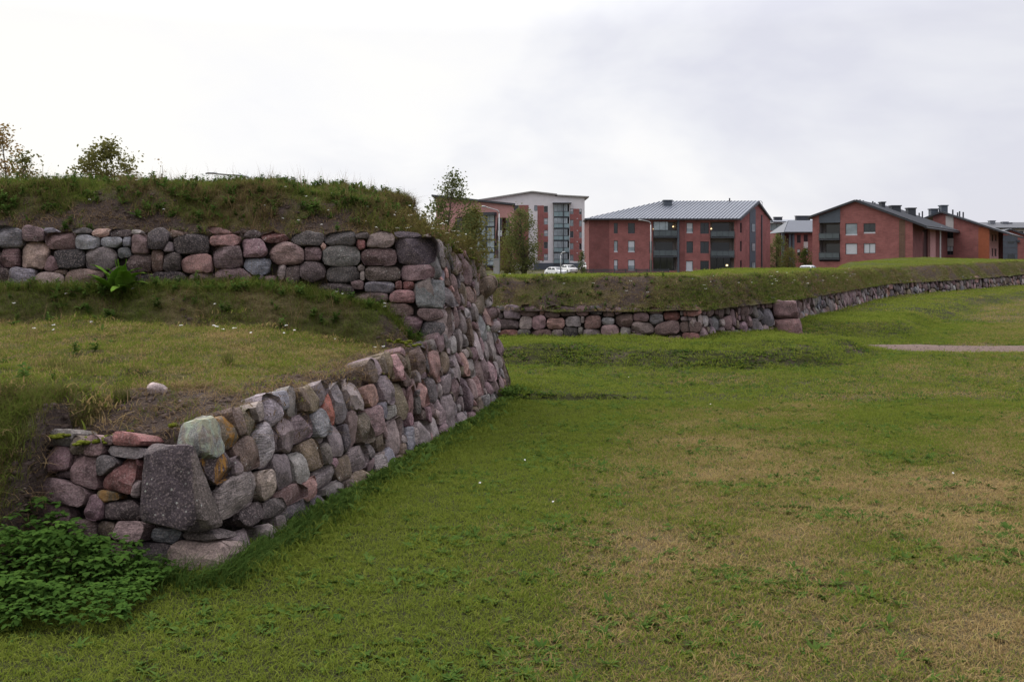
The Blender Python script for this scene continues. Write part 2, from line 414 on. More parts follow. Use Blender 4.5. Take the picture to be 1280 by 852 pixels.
def pack(seeds, inside, u0, u1, v0, v1, size, tries=2500, sep=.86, scales=(1, .8, .6, .42, .3), top=None):
    """throw stones, large first, into the free part of a wall face"""
    seeds = list(seeds)
    A = [[s['u'], s['v'], s['hw'], s['hh']] for s in seeds]
    for sc_ in scales:
        for _ in range(tries):
            u = rng.uniform(u0, u1); v = rng.uniform(v0, v1)
            if not inside(u, v): continue
            hw = rng.uniform(*size[0]) / 2 * sc_; hh = rng.uniform(*size[1]) / 2 * sc_
            if top is not None and v + hh * .95 > top(u): continue
            if A:
                a = np.array(A)
                m_ = (np.abs(a[:, 0] - u) / (a[:, 2] + hw))**3 + (np.abs(a[:, 1] - v) / (a[:, 3] + hh))**3
                if m_.min() < sep: continue
            A.append([u, v, hw, hh]); seeds.append(dict(u=u, v=v, hw=hw, hh=hh))
    return seeds
def traced(face, rows, ox, oy, sc_):
    out = []
    for r in rows:
        x, y, w, h, c = r[:5]; ex = r[5] if len(r) > 5 else {}
        px, py = ox + x / sc_, oy + y / sc_
        u, v = face.uv(px, py); ua, _ = face.uv(px - w / sc_ / 2, py); ub, _ = face.uv(px + w / sc_ / 2, py)
        _, va = face.uv(px, py - h / sc_ / 2); _, vb = face.uv(px, py + h / sc_ / 2)
        out.append(dict(u=u, v=v, hw=abs(ub - ua) / 2, hh=abs(va - vb) / 2, c=c, **ex))
    return out

# plan of the near rampart: the long side face runs from the foreground corner to the far nose
FOOT0, FOOT1 = (-1.55, 5.15), (.02, 12.30)
SIDE = Face(FOOT0, FOOT1, .205)
CORNER_D = 9.84
def foot_x(y): return FOOT0[0] + (FOOT1[0] - FOOT0[0]) / (FOOT1[1] - FOOT0[1]) * (y - FOOT0[1])
def side_top(y):
    if y < 9.40: return .80 + .06 * (y - 5.2) / 4.2
    if y < 9.95: return .86 + (y - 9.40) / .55 * 1.04
    return 1.90 - .28 * (y - 9.95) / 2.35
UP = Face((-12.0, 9.62), (foot_x(9.9) + .0, 9.62), .14)      # upper front face
FL = Face((-2.62, 5.50), (-1.52, 5.17), .20)                 # foreground corner face
NOSE = Face(FOOT1, (FOOT1[0] - 8.5, FOOT1[1] + 5.3), .205)   # hidden face beyond the nose

low = empty('stone_wall', (-1.55, 5.15, 0), 'low retaining wall of mixed boulders with a big dark cornerstone in the foreground, under the near grass terrace', 'stone wall')
upw = empty('stone_wall', (-.6, 9.9, 0), 'tall sloping wall of grey and purple fieldstone under the weedy top of the near rampart', 'stone wall')
# --- foreground corner face
fl_rows = [(300,105,112,72,'gr',dict(p=2.2)), (280,212,120,140,'pu'), (372,142,76,84,'br'), (450,152,98,92,'pl'), (402,280,150,185,'pl',dict(rot=.45,p=2.6)),
    (510,237,98,98,'dg'), (310,282,65,42,'dk'), (318,368,215,145,'pl',dict(rot=-.2)), (572,308,205,178,'rd',dict(rot=.3,tone=1.3)), (600,170,190,52,'lg'),
    (655,357,42,68,'gr'), (452,442,95,112,'pu'), (582,458,185,120,'dk'), (520,385,80,66,'ol',dict(lo=.6)), (500,547,78,64,'br'),
    (620,556,190,118,'pl'), (785,580,178,80,'bg',dict(tone=.75)), (950,585,150,52,'dk'), (580,652,135,112,'pb'), (722,662,205,112,'dg',dict(tone=.8)),
    (930,660,245,185,'be',dict(tone=.85, bulge=.4)), (965,785,90,48,'lg'), (400,560,110,110,'pb'), (250,480,150,130,'pu'), (460,680,120,120,'dk'), (820,790,150,60,'dk'), (330,690,140,140,'br'),
    (600,115,150,60,'rd',dict(tone=1.2)), (520,120,60,40,'pb')]
FLS = traced(FL, fl_rows, 0, 520, 3.873)
big = traced(FL, [(815,345,300,430,'pu')], 0, 520, 3.873)[0]
lich = traced(FL, [(935,95,190,185,'lg')], 0, 520, 3.873)[0]
OLS = outlines(FLS + [big, lich], 30)
for s, o in zip(FLS, OLS): add_stone(FL, s, o, low, .24)
# --- big cornerstone and the lichened stone above it: blocks that turn the corner
def block(corners, name, parent, color, label, amp=.02, lp=0., lo=0., streak=0., n=9, bev=.13, nsp=14, facet=None):
    c = [Vector(q) for q in corners]     # 0-3 bottom (front-left, front-right, back-right, back-left), 4-7 top
    def tri(a, b, w):
        bot = (c[0]*(1-a) + c[1]*a)*(1-b) + (c[3]*(1-a) + c[2]*a)*b
        top = (c[4]*(1-a) + c[5]*a)*(1-b) + (c[7]*(1-a) + c[6]*a)*b
        return bot*(1-w) + top*w
    bm = bmesh.new(); bmesh.ops.create_cube(bm, size=2); bmesh.ops.subdivide_edges(bm, edges=bm.edges, cuts=n, use_grid_fill=True)
    mid = sum(c, Vector()) / 8; fl_ = set(); bm.verts.index_update()
    for v in bm.verts:
        x, y, z = v.co
        p = 13.0; ln = (abs(x)**p + abs(y)**p + abs(z)**p)**(1/p)
        q = Vector((x, y, z)) / ln * (1 - bev * .0)
        q = q.lerp(q.normalized() * 1.15, .06)
        P = tri((q.x + 1)/2, (q.y + 1)/2, (q.z + 1)/2)
        if facet and q.x > .93: fl_.add(v.index)
        P += noise.noise_vector(P * 5) * amp + noise.noise_vector(P * 14) * amp * .5 + noise.noise_vector(P * 40) * amp * .16
        v.co = P - mid
    # knock flat spalls off the block
    RB = random.Random(int(abs(mid.x * 1000)) + int(mid.y * 100)); ext = max(v.co.length for v in bm.verts)
    for _ in range(nsp):
        nv = Vector((RB.gauss(0, 1), RB.gauss(0, 1) - .6, RB.gauss(0, 1))).normalized()
        far_ = max(v.co.dot(nv) for v in bm.verts); lim = far_ - ext * RB.uniform(.03, .11)
        for v in bm.verts:
            e_ = v.co.dot(nv) - lim
            if e_ > 0: v.co -= nv * e_ * .93
    me = bpy.data.meshes.new(name); bm.to_mesh(me); bm.free(); me.shade_smooth(); me.set_sharp_from_angle(angle=math.radians(20)); me.materials.append(M['stone'])
    ca_ = np.tile(np.array(color), (len(me.vertices), 1))
    for i_ in fl_: ca_[i_] = facet
    paint(me, ca_, streak, lp, lo)
    o = link(name, me, None, parent, mid - parent.location); o['label'] = label; return o
def wpt(px, py, d): return EYEV + ray(px, py) * d
block([wpt(171,652,5.17), wpt(250,668,5.12), wpt(286,661,5.30), wpt(190,640,5.7),
       wpt(181,553,5.30), wpt(240,552,5.23), wpt(255,568,5.40), wpt(200,560,5.75)], 'stone', low, (.062,.047,.053), 'huge dark purple cornerstone with pale lichen dots', .014, n=13, nsp=7, facet=(.098, .078, .069))
fp = lambda fc, px, py, w: fc.P(*fc.uv(px, py), w)
bk_ = Vector((0, .42, 0))
block([fp(FL,221,566,.02), fp(SIDE,255,586,.03), fp(SIDE,279,565,.03), fp(FL,221,566,.0) + bk_,
       fp(FL,224,530,.0), fp(SIDE,243,526,.02), fp(SIDE,271,521,.02), fp(FL,224,530,.0) + bk_], 'stone', low, (.165,.165,.16), 'grey stone crusted with pale green lichen', .016, lp=1., lo=.25)
# --- side face below the terrace, near stones in their places
sd_rows = [(262,330,135,205,'ol',dict(lo=1.,tone=.85)), (195,545,165,240,'dk',dict(lo=1.)), (312,250,100,160,'br'), (405,255,82,170,'ol'), (450,185,92,110,'gr'),
    (370,470,175,240,'br'), (490,400,135,290,'lg',dict(streak=.9,rot=.12)), (292,552,72,112,'pg'), (325,720,290,280,'gr',dict(streak=.9)), (505,662,130,195,'be'),
    (550,190,122,190,'lg'), (630,105,72,125,'bg'), (692,125,102,165,'pg'), (748,112,62,150,'br'), (802,112,72,165,'ol'), (642,325,155,300,'pg',dict(rot=.3)),
    (570,372,72,150,'dk'), (752,290,112,200,'pg'), (860,258,112,200,'bg',dict(tone=1.2)), (935,162,72,222,'sal'), (612,560,155,235,'gr'), (735,562,102,230,'lg'),
    (810,462,102,210,'ol'), (898,445,82,180,'gr'), (965,380,105,222,'gr'), (882,622,175,150,'lg'), (800,685,115,140,'pk'), (650,745,195,132,'pb'),
    (560,822,185,112,'dg'), (1032,562,132,162,'br'), (1115,492,112,142,'gr'), (1040,345,92,205,'dg'), (1082,272,132,270,'pl',dict(rot=.25)), (1000,150,112,255,'gr',dict(rot=.2)),
    (872,72,82,150,'gr'), (1092,92,112,205,'pg'), (1162,292,92,195,'ol'), (1232,242,82,235,'pl'), (1217,72,92,155,'pk'), (1200,432,72,102,'dg'), (870,375,58,50,'gr'),
    (430,850,150,120,'dk'), (700,830,150,110,'dg'), (960,700,140,110,'gr')]
SDS = traced(SIDE, sd_rows, 240, 480, 5.325)
for s in SDS: s['tone'] = s.get('tone', 1.0)
def y_of(u): return FOOT0[1] + u * SIDE.U.y
ucut = SIDE.uv(240 + 1262 / 5.325, 520)[0]
corner_u = lambda v: (9.62 + .14 * v - FOOT0[1]) / SIDE.U.y
inside_low = lambda u, v: u > .42 and -.02 < v < side_top(y_of(u)) and (u > ucut or v < .30) and u < corner_u(v) - .2
def inside_up(u, v):
    if u < corner_u(v) + (.13 if v > .85 else -.2): return False
    return -.02 < v < side_top(y_of(u)) and u < SIDE.L - .10
ALL = pack(SDS, inside_low, .1, 5.2, -.02, .86, ((.17, .36), (.17, .34)), 1500, top=lambda u: side_top(min(9.39, y_of(u))) + .03)
nlow = len(ALL)
ALL = pack(ALL, inside_up, 3.9, SIDE.L - .02, -.02, 1.9, ((.17, .36), (.16, .36)), 3000, top=lambda u: side_top(y_of(u)) + .02)
# the corner above: long stones turning the edge belong to the upper wall
for s in ALL[len(SDS):]:
    if s['hw'] > .06: s['rot'] = rng.normal(.12, .14)
for s in ALL:
    if y_of(s['u']) > 11.5: s['bulge'] = .12; s['w'] = -.015
OLS = outlines(ALL, 26)
for i, (s, o) in enumerate(zip(ALL, OLS)):
    add_stone(SIDE, s, o, low if i < nlow else upw, .22)
# --- upper front face, each stone in its place
r1 = [(50,535,122,88,'bg'), (40,627,104,98,'pb'), (15,712,64,70,'dk'), (103,712,122,78,'bg'), (160,517,104,62,'pu'), (158,618,148,132,'be',dict(p=2.4)),
    (285,542,144,92,'pb'), (248,660,88,66,'pu'), (232,727,148,68,'be',dict(tone=.9)), (325,632,184,98,'vd'), (420,549,128,78,'bg'), (400,720,184,74,'pu'),
    (240,496,62,22,'bg'), (395,498,78,24,'gr'), (482,508,98,38,'pk'), (540,551,114,46,'bg',dict(tone=1.2)), (480,632,134,108,'gr'), (580,510,104,32,'dk'),
    (612,550,42,52,'bg'), (600,597,54,48,'bg'), (675,565,114,94,'pu'), (690,652,126,104,'pb',dict(tone=.7)), (755,540,118,90,'dk'), (755,645,78,98,'br',dict(tone=1.2)),
    (827,650,92,98,'dk'), (820,728,154,72,'vd'), (925,560,184,90,'vd'), (818,580,42,42,'gr'), (855,512,64,28,'br'), (950,655,158,88,'pk'), (965,740,138,70,'pu'),
    (1080,542,148,58,'pk',dict(tone=.85)), (1100,627,158,112,'pu'), (1070,503,104,24,'pk'), (1130,722,168,98,'pu'), (1222,580,112,102,'pu'), (1240,666,134,78,'bg',dict(tone=1.2)),
    (1220,515,74,32,'dk'), (290,694,62,24,'br'), (655,503,38,18,'lg'), (1262,742,64,54,'dk'), (590,720,120,80,'dk'), (690,730,90,70,'vd'),
    (-70,540,110,90,'pu'), (-60,640,100,100,'gr'), (-90,715,120,70,'pb'), (-170,600,110,120,'bg'), (-190,710,110,80,'gr'), (-180,520,90,60,'dk')]
r2 = [(82,450,120,42,'rd'), (155,527,154,114,'pl',dict(p=2.3)), (255,466,158,68,'dg'), (277,525,92,80,'pb'), (408,462,158,58,'dg'), (410,542,184,108,'dg'), (323,495,24,32,'pk'),
    (507,482,38,52,'rd'), (596,466,144,68,'be',dict(tone=.75)), (600,547,180,88,'pb',dict(tone=.8)), (515,447,64,32,'dk'), (757,508,172,152,'dg',dict(tone=.85,p=9,rot=0)), (180,627,68,74,'dk'),
    (265,612,124,84,'dk'), (425,627,154,84,'dg'), (612,628,180,80,'pb'), (775,620,150,84,'pu'), (600,692,160,62,'bg'), (735,682,58,40,'rd'), (690,682,34,42,'rd',dict(tone=.7)),
    (710,737,124,68,'pk'), (828,725,124,154,'bg',dict(tone=.8,p=8,rot=.03)), (838,822,104,64,'pb'), (508,600,32,28,'gr'), (516,637,24,48,'gr'), (490,677,64,36,'pu'), (730,443,114,28,'dg'), (60,667,84,54,'pb'), (125,612,34,64,'gr'),
    (560,745,150,60,'pb'), (400,700,150,60,'dk'), (670,800,160,70,'pb'),(745,870,150,80,'pu'),(840,900,110,70,'dg'),(600,860,120,60,'br'),(820,985,120,80,'pb'),(700,960,120,70,'dk')]
UPS = traced(UP, r1, 0, 160, 3.873) + traced(UP, r2, 320, 180, 3.873)
OLS = outlines(UPS, 26, gap=.006)
for s, o in zip(UPS, OLS): add_stone(UP, s, o, upw, .2)
# --- earth packed behind the stones
def core(face, us, bot, tops, parent, depth=.10):
    mb = MB()
    for a, b in zip(us[:-1], us[1:]):
        mb.quad(face.P(a, bot, -depth), face.P(b, bot, -depth), face.P(b, tops(b), -depth), face.P(a, tops(a), -depth))
        mb.quad(face.P(a, tops(a), -depth), face.P(b, tops(b), -depth), face.P(b, tops(b), -depth - .3), face.P(a, tops(a), -depth - .3))
    return mb.build('earth_core', M['soil'], parent)
core(FL, [0, .4, .8, 1.0], -.1, lambda u: .52 + .02 * u, low)
us_lo = [ .45 + i * .24 for i in range(18)]
core(SIDE, us_lo, -.1, lambda u: side_top(min(9.38, y_of(u))) - .07, low)
core(SIDE, [4.3, 4.8, 4.81] + [4.95 + i * .14 for i in range(15)] + [SIDE.L - .2], -.1, lambda u: .78 if u < 4.805 else side_top(max(9.96, y_of(u))) - .07, upw)
core(UP, [0, 4, 8, UP.L - .35], .8, lambda u: 1.84, upw)
core(NOSE, [.15, 2, 5, 9], -.1, lambda u: 1.35, upw, .22)
nose_s = pack([], lambda u, v: True, .14, 2.2, 0, 1.42, ((.14, .26), (.14, .26)), 1500)
for s in nose_s: s['w'] = -.05; s['bulge'] = .1
OLS = outlines(nose_s, 14)
stuff_stones([(NOSE, s, o) for s, o in zip(nose_s, OLS)], upw, .2)

# ------------------------------------------------------------------ ground of the near rampart
def edge_x(y):
    if y <= 12.2: return foot_x(y) - .205 * side_top(y) - .07
    return foot_x(12.2) - .205 * 1.62 - .07 - (y - 12.2) * 1.6
def smin(a, b, k=.25):
    h = max(k - abs(a - b), 0) / k; return min(a, b) - h * h * k * .25
def yfront(x): return 5.55 + (-1.62 - x) * .30
def rampart(x, y):
    e = edge_x(y) - x
    bumps = .03 * fbm(x, y, 1.3, 4) + .012 * fbm(x, y, 5, 3)
    if y < 10.02:
        terr = .82 + .24 * sm(5.4, 9.2, y) * sm(0, 1.6, e)
        wob = .10 * fbm(x, 3.1, .9, 3)
        corner = sm(-.12, .28, e)
        b = sm(9.02 + wob, 9.50 + wob, y) * (.20 + .80 * corner)
        z = terr + b * (.30 + .05 * fbm(x, y, 3)) + bumps * .8
        if e < .35: z = z * (e / .35) + (side_top(min(y, 9.39)) - .05 + bumps) * (1 - e / .35) if e > 0 else side_top(min(y, 9.39)) - .05
        # front: earth behind the corner stones, a grassy slope further left
        if x > -2.62:
            yf = yfront(x)
            if y < yf: z = -.3
            else: z = z if y > yf + 1.0 else min(z, .66 + .16 * sm(yf, yf + .55, y) + .4 * bumps + .1 * sm(-2.1, -1.6, x))
        else:
            far = sm(-2.62, -3.6, x)
            y0, y1 = 4.55 + .25 * (1 - far), 6.3 - .55 * (1 - far)
            z = -.25 + (z + .25) * (sm(y0, y1, y) * .75 + .25 * min(1, max(0, (y - y0) / (y1 - y0)))) + .05 * fbm(x, y, 2.2)
        return z
    t0 = side_top(max(9.95, min(y, 12.2)))
    d = smin(max(e, 0) * .82, y - 10.02, .5)
    base = t0 if e < 1.2 else t0 + (1.92 - t0) * sm(1.2, 2.2, e)
    base = max(base, 1.9 - .3 * max(0, 1 - (y - 10.0) * .6)) if e > .8 else base
    w2 = .18 * fbm(x * .8, y * .3, 1.2, 3)
    rise = .60 * sm(-.05, .98 + w2, d) ** .85 - .05 * sm(1.0, .0, abs(d - .9) * 2)
    return base + rise + bumps * 1.6 + .05 * fbm(x, y, 2.1) * sm(0, .4, d) - (.25 * max(0, y - 14) if y > 14 else 0)
ys = list(np.arange(4.4, 7.4, .05)) + list(np.arange(7.4, 9.9, .08)) + list(np.arange(9.9, 12.4, .05)) + list(np.arange(12.4, 20.6, .35))
ss = [1 - (i / 150) ** 1.55 for i in range(151)]
ss = [1.004] + ss
V = []; A_dry = []; A_bare = []; A_den = []; A_tall = []; A_weed = []; A_pebble = []; A_ter = []
for y in ys:
    xe = edge_x(y)
    for s_ in ss:
        x = -12.0 + (xe + 12.0) * s_; z = rampart(x, y) if s_ <= 1 else rampart(xe, y) - .30
        V.append((x, y, z)); e = xe - x
        n1 = fbm(x, y, 1.1, 4, 3.3); n2 = fbm(x, y, 3.4, 4, 9.1)
        dry = .36 + .4 * n1 + .35 * n2; bare = 0.; tall = 1.0; weed = .0; den = 1.0; peb = 0.
        if y < 10.02:
            bare = 1.0 * sm(.42, .12, e + .18 * n2) * sm(-2.75, -2.5, x)          # worn strip behind the wall head
            if x > -2.8:
                bare = max(bare, sm(1.05, .55, (y - yfront(x)) * (1.0 if x < -1.5 else .9) + .3 * n2 + .7 * sm(-2.25, -2.75, x)) * sm(-2.85, -2.6, x))
            peb = bare
            if x < -2.5: tall = 1.0 + .4 * sm(6.6, 5.2, y); dry = .34 + .4 * n2; weed = .03
            if 6.2 < y < 9.0: dry += .12 * sm(6.4, 8, y); tall = .55
            if y > 8.95: tall = .85; dry = .42 + .6 * n2; weed = .3 + .5 * n1; bare = max(bare, .42 * sm(.1, .5, n1))
            if y > 9.42: tall = 1.3; dry = .05 + .2 * n2; weed = 1.2; bare = 0
        else:
            d = min(e, y - 10.02)
            bare = .9 * sm(.34, .10, d + .25 * n1) + .5 * sm(.1, .45, fbm(x, y * .5, .9, 4, 21)) * sm(.8, .5, d)
            if e < 1.3 and y > 10.4: bare *= .25
            if x > -2.9: bare = max(bare, (.55 + .5 * n2) * sm(.8, .55, d) * sm(-3.1, -2.4, x) * sm(.3, .6, e))
            tall = 1.15 + .9 * n2; dry = .56 + .6 * n1 + .4 * n2 - .35 * sm(.65, .95, d); weed = .8 + 1.1 * n2
            if d > 1.0: tall = .75
            if e < .9: tall = 1.35; dry = .7 + .5 * n2
            peb = bare * .15
        den = max(0, min(1.3, 1 - bare * 1.1 + 1.1 * fbm(x, y, 7, 3, 31) * min(1, bare * 2.5)))
        if z < -.02: den = 0; weed = 0; peb = 0
        tr_ = den * sm(6.0, 6.5, y + .3 * n2) * sm(9.12, 8.95, y) * (1 if x > -9 else 0)
        A_ter.append(tr_); den -= tr_ * .8
        A_dry.append(dry); A_bare.append(bare); A_den.append(den); A_tall.append(tall); A_weed.append(max(0, weed) * (den > .12)); A_pebble.append(peb)
n = len(ss)
Fs = [(j*n + i + 1, j*n + i, (j+1)*n + i, (j+1)*n + i + 1) for j in range(len(ys) - 1) for i in range(n - 1)]
def surface(name, V, Fs, m, atts, smooth=True):
    me = bpy.data.meshes.new(name); me.from_pydata(V, [], Fs)
    for k, a in atts.items():
        at_ = me.attributes.new(k, 'FLOAT', 'POINT'); at_.data.foreach_set('value', np.array(a, dtype=float))
    bm = bmesh.new(); bm.from_mesh(me); bm.normal_update()
    if sum(f.normal.z for f in bm.faces) < 0:
        for f in bm.faces: f.normal_flip()
    bm.to_mesh(me); bm.free()
    if smooth: me.shade_smooth()
    return props(link(name, me, m), kind='structure')
A_den = np.array(A_den); 
ramp_o = surface('rampart_terrace', V, Fs, M['earth'], dict(dry=A_dry, bare=A_bare, den=A_den, tall=A_tall, weed=A_weed, pebble=A_pebble, terrace=A_ter))

# ------------------------------------------------------------------ the far wall: path of its foot
PATH = [(-7.0, 18.9), (-.3, 18.35), (3.25, 17.45), (5.75, 21.0), (14.0, 37.0), (28.0, 54.4), (46.0, 72.0)]
def path_dist(x, y):
    best = 1e9; side_ = 1
    for (ax, ay), (bx, by) in zip(PATH[:-1], PATH[1:]):
        dx, dy = bx - ax, by - ay; t = max(0, min(1, ((x-ax)*dx + (y-ay)*dy) / (dx*dx + dy*dy)))
        qx, qy = ax + t*dx, ay + t*dy; d = math.hypot(x-qx, y-qy)
        if d < best:
            best = d; side_ = 1 if (dx*(y-ay) - dy*(x-ax)) > 0 else -1     # +1: inside the far rampart
    return best * side_
def lawn_z(x, y):
    z = .03 * fbm(x, y, .25, 3) + .012 * fbm(x, y, 1.2, 3)
    if -8 < x < 60 and 8 < y < 80:
        d = path_dist(x, y)
        wd = 1.9 + .25 * fbm(x, y, .35, 2) + .5 * sm(25, 40, y)
        gapf = 1 - .95 * sm(1.9, .6, math.hypot((x - 7.0) * .8, (y - 19.6) * .75))
        z += (.27 + .06 * fbm(x, y, .8, 3)) * sm(-wd - .75, -wd, d) * gapf
        # low bank at the foot of the nose
        dn = (x - .1) * .53 + (y - 12.3) * .85
        if y > 11.6: z += .07 * sm(1.7, .7, abs(dn - .2)) * sm(1.9, .9, x)
    if y > 45: z -= .6 * sm(62, 110, y)
    return z
def grow(a, step, k, end):
    r = []
    while a < end: r.append(a); a += step; step *= k
    r.append(end); return r
gy = [-v for v in grow(0, 1.0, 1.5, 120)][::-1][:-1] + list(np.arange(0, 3.0, .5)) + list(np.arange(3.0, 20, .11)) + list(np.arange(20, 40, .33)) + grow(40, .7, 1.09, 1500)
gx = [-v for v in grow(4, .35, 1.25, 1200)][::-1] + list(np.arange(-3.8, 9, .11)) + list(np.arange(9, 30, .4)) + grow(30, .8, 1.2, 1200)
V = []; D = []; Bv = []; De = []; T = []; W = []
for y in gy:
    for x in gx:
        z = lawn_z(x, y); V.append((x, y, z))
        n1 = fbm(x * .8, y * 1.3, .55, 4, 1.7); n2 = fbm(x, y, 1.9, 4, 5.5); n3 = fbm(x * .7, y * 2.2, .9, 4, 12.)
        px = 640 + x / max(y, 1) * F
        off = x - foot_x(min(max(y, 5.2), 12.3))                   # metres out from the near wall
        n4 = fbm(x, y * 1.4, 4.2, 3, 44)
        dry = .56 + .34 * n1 + .32 * n2 + .26 * n3 + .36 * n4
        dry -= .95 * sm(2.3 + .5 * n1, .5, off) * (1 if y < 14 else 0)
        dry -= .42 * sm(8.5, 11.5, y) - .10 * sm(2.5, 6, x) * sm(8, 14, y)
        dry += .12 * sm(16, 24, y) * sm(6, 14, x)
        if y < 5.3: dry -= .5 * sm(-.9, -2.2, x)
        d = path_dist(x, y) if (8 < y < 80 and -8 < x < 60) else -99
        if d > -3.2: dry -= .35
        bare = .25 * sm(.3, .7, n2) * sm(.3, .8, dry)
        bare += .9 * sm(.75, .3, math.hypot((x - 6.35) * .9, (y - 20.0) * .55) + .3 * n2)
        if -2.75 < d < -1.85 and y < 24: bare += .5 * sm(.05, .3, n2)
        den = 1.0
        if y < 2.2 or y > 70 or x < -4.5 or abs(x) > .72 * y + 3 or d > .1: den = 0
        if d > .2: den = 0
        if x > X(1070, 18.8) - .1 and abs(y - 18.62) < min(.72, .18 + (x - 6.4) * .6) + .5 * fbm(x, y, 1.5, 2) and x < 11: den = 0
        if 5.1 < y < 12.2 and off < -.1 and x > -2.65: den = 0
        if y < 12.2 and y > 5.6 and off < -.1: den = 0
        tall = 1.0 + .7 * sm(.45, .1, off) * (5.1 < y < 13) + .25 * (d > -2.6)
        weed = max(0, .05 + 1.0 * n3 + 1.2 * n4) * 1.0 + 2.6 * sm(.16, .34, fbm(x, y * 1.4, 1.5, 3, 77)) + 1.0 * sm(.45, .05, off) * (y < 13 and off > -.05) + .45 * sm(-3.0, -2.7, d) * sm(-1.9, -2.2, d)
        D.append(dry); Bv.append(bare); De.append(den * max(.25, 1 - bare)); T.append(tall); W.append(weed if den else 0)
n = len(gx)
Fs = [(j*n + i, j*n + i + 1, (j+1)*n + i + 1, (j+1)*n + i) for j in range(len(gy) - 1) for i in range(n - 1)]
Vn = np.array(V); De = np.array(De); W = np.array(W)
near = De * (Vn[:, 1] < 11.5); mid = De * ((Vn[:, 1] >= 11.5) & (Vn[:, 1] < 26)); far_d = De * (Vn[:, 1] >= 26)
lawn_o = surface('lawn', V, Fs, M['lawn'], dict(dry=D, bare=Bv, near=near, mid=mid, far=far_d, tall=T, weed=W * (Vn[:, 1] < 27)))

# ------------------------------------------------------------------ far rampart: wall and earthwork
fw = empty('stone_wall', (3.25, 17.45, .2), 'long far fieldstone wall bending away to the right below the red brick houses', 'stone wall')
FWF = []
for a, b in zip(PATH[:-1], PATH[1:]): FWF.append(Face(a, b, .16, .0))
far_rows = [(92,287,48,28,'bg'),(92,316,38,38,'dk'),(150,307,78,64,'gr'),(232,298,88,48,'pu'),(290,293,24,38,'pk'),(337,305,74,54,'pu'),(412,298,78,42,'pb'),(482,298,58,46,'pu'),
    (545,293,62,36,'dg'),(605,305,62,40,'pu'),(647,298,38,30,'pu'),(690,292,48,20,'dk'),(735,294,54,20,'pg'),(822,295,74,28,'pu'),(898,316,84,44,'rd'),(900,285,84,22,'vd'),(1005,300,94,46,'rd',dict(tone=1.2)),(948,302,20,34,'gr'),
    (135,358,88,58,'dk'),(213,350,62,64,'pg'),(275,346,68,68,'pl'),(353,351,84,60,'pk',dict(tone=.8)),(440,345,84,54,'pg'),(480,333,20,30,'gr'),(528,346,88,68,'pb'),(597,342,62,42,'bg'),(677,337,82,72,'pb'),
    (755,319,74,52,'pu'),(828,332,66,56,'bg'),(968,333,58,30,'pg'),(1010,363,104,66,'pb',dict(tone=.85)),(135,398,84,44,'rd'),(200,395,54,28,'gr'),(425,389,74,46,'vd'),(520,398,94,42,'pg'),(610,381,90,56,'pl'),
    (683,388,50,38,'lg'),(760,376,108,68,'pg'),(885,377,144,74,'pb'),(730,411,88,28,'pu'),(1015,414,98,38,'rd'),(470,384,24,30,'gr'),(300,398,80,36,'pb'),(360,396,60,34,'gr'),(920,420,90,30,'br'),(850,425,70,24,'dk')]
far_all = []
f1 = FWF[1]
S1 = traced(f1, far_rows, 600, 310, 3.753)
for s in S1: s['u'] = min(s['u'], f1.L - s['hw'] * .9)
for s, o in zip(S1, outlines(S1, 20, gap=.012)): far_all.append((f1, s, o))
def fw_top(i): return .80
for i in (0, 2, 3, 4, 5):
    f = FWF[i]
    pre = []
    lo_u, hi_u = 0, f.L
    if i == 2: hi_u = f.L - .0
    if i == 3: lo_u = .62
    if i == 0: lo_u = f.L - 1.2
    if i == 5: hi_u = 6
    sz = ((.20, .44), (.18, .42)) if i < 4 else ((.3, .6), (.2, .4))
    S = pack(pre, lambda u, v: u > (.16 if i == 2 else 0), lo_u + .1, hi_u - .08, .17, .80, sz, int(260 + 190 * (hi_u - lo_u)), scales=(1, .75, .5) if i > 2 else (1, .8, .6, .42), top=lambda u: .83)
    for s in S: s['rot'] = rng.normal(.3 if i > 1 else 0, .18); s['tone'] = 1.05
    for s, o in zip(S, outlines(S, 12 if i > 2 else 16, gap=.012)): far_all.append((f, s, o))
def shows(t):
    f, s, o = t; p = f.P(s['u'], s['v']); d = p.y
    if abs(640 + p.x / d * F - 640) > 700: return 0
    along = abs(f.U.cross((p - EYEV).normalized()).z)
    return s['hw'] * s['hh'] * max(.05, along) / d**2
far_all.sort(key=shows, reverse=True)
for f, s, o in far_all[:296]: add_stone(f, s, o, fw, .22, [.4, .75, .93, 1.0], name='stone')
stuff_stones(far_all[296:], fw, .2)
for i, f in enumerate(FWF): core(f, [0, f.L * .33, f.L * .66, f.L], -.1, lambda u: .74, fw, .09)
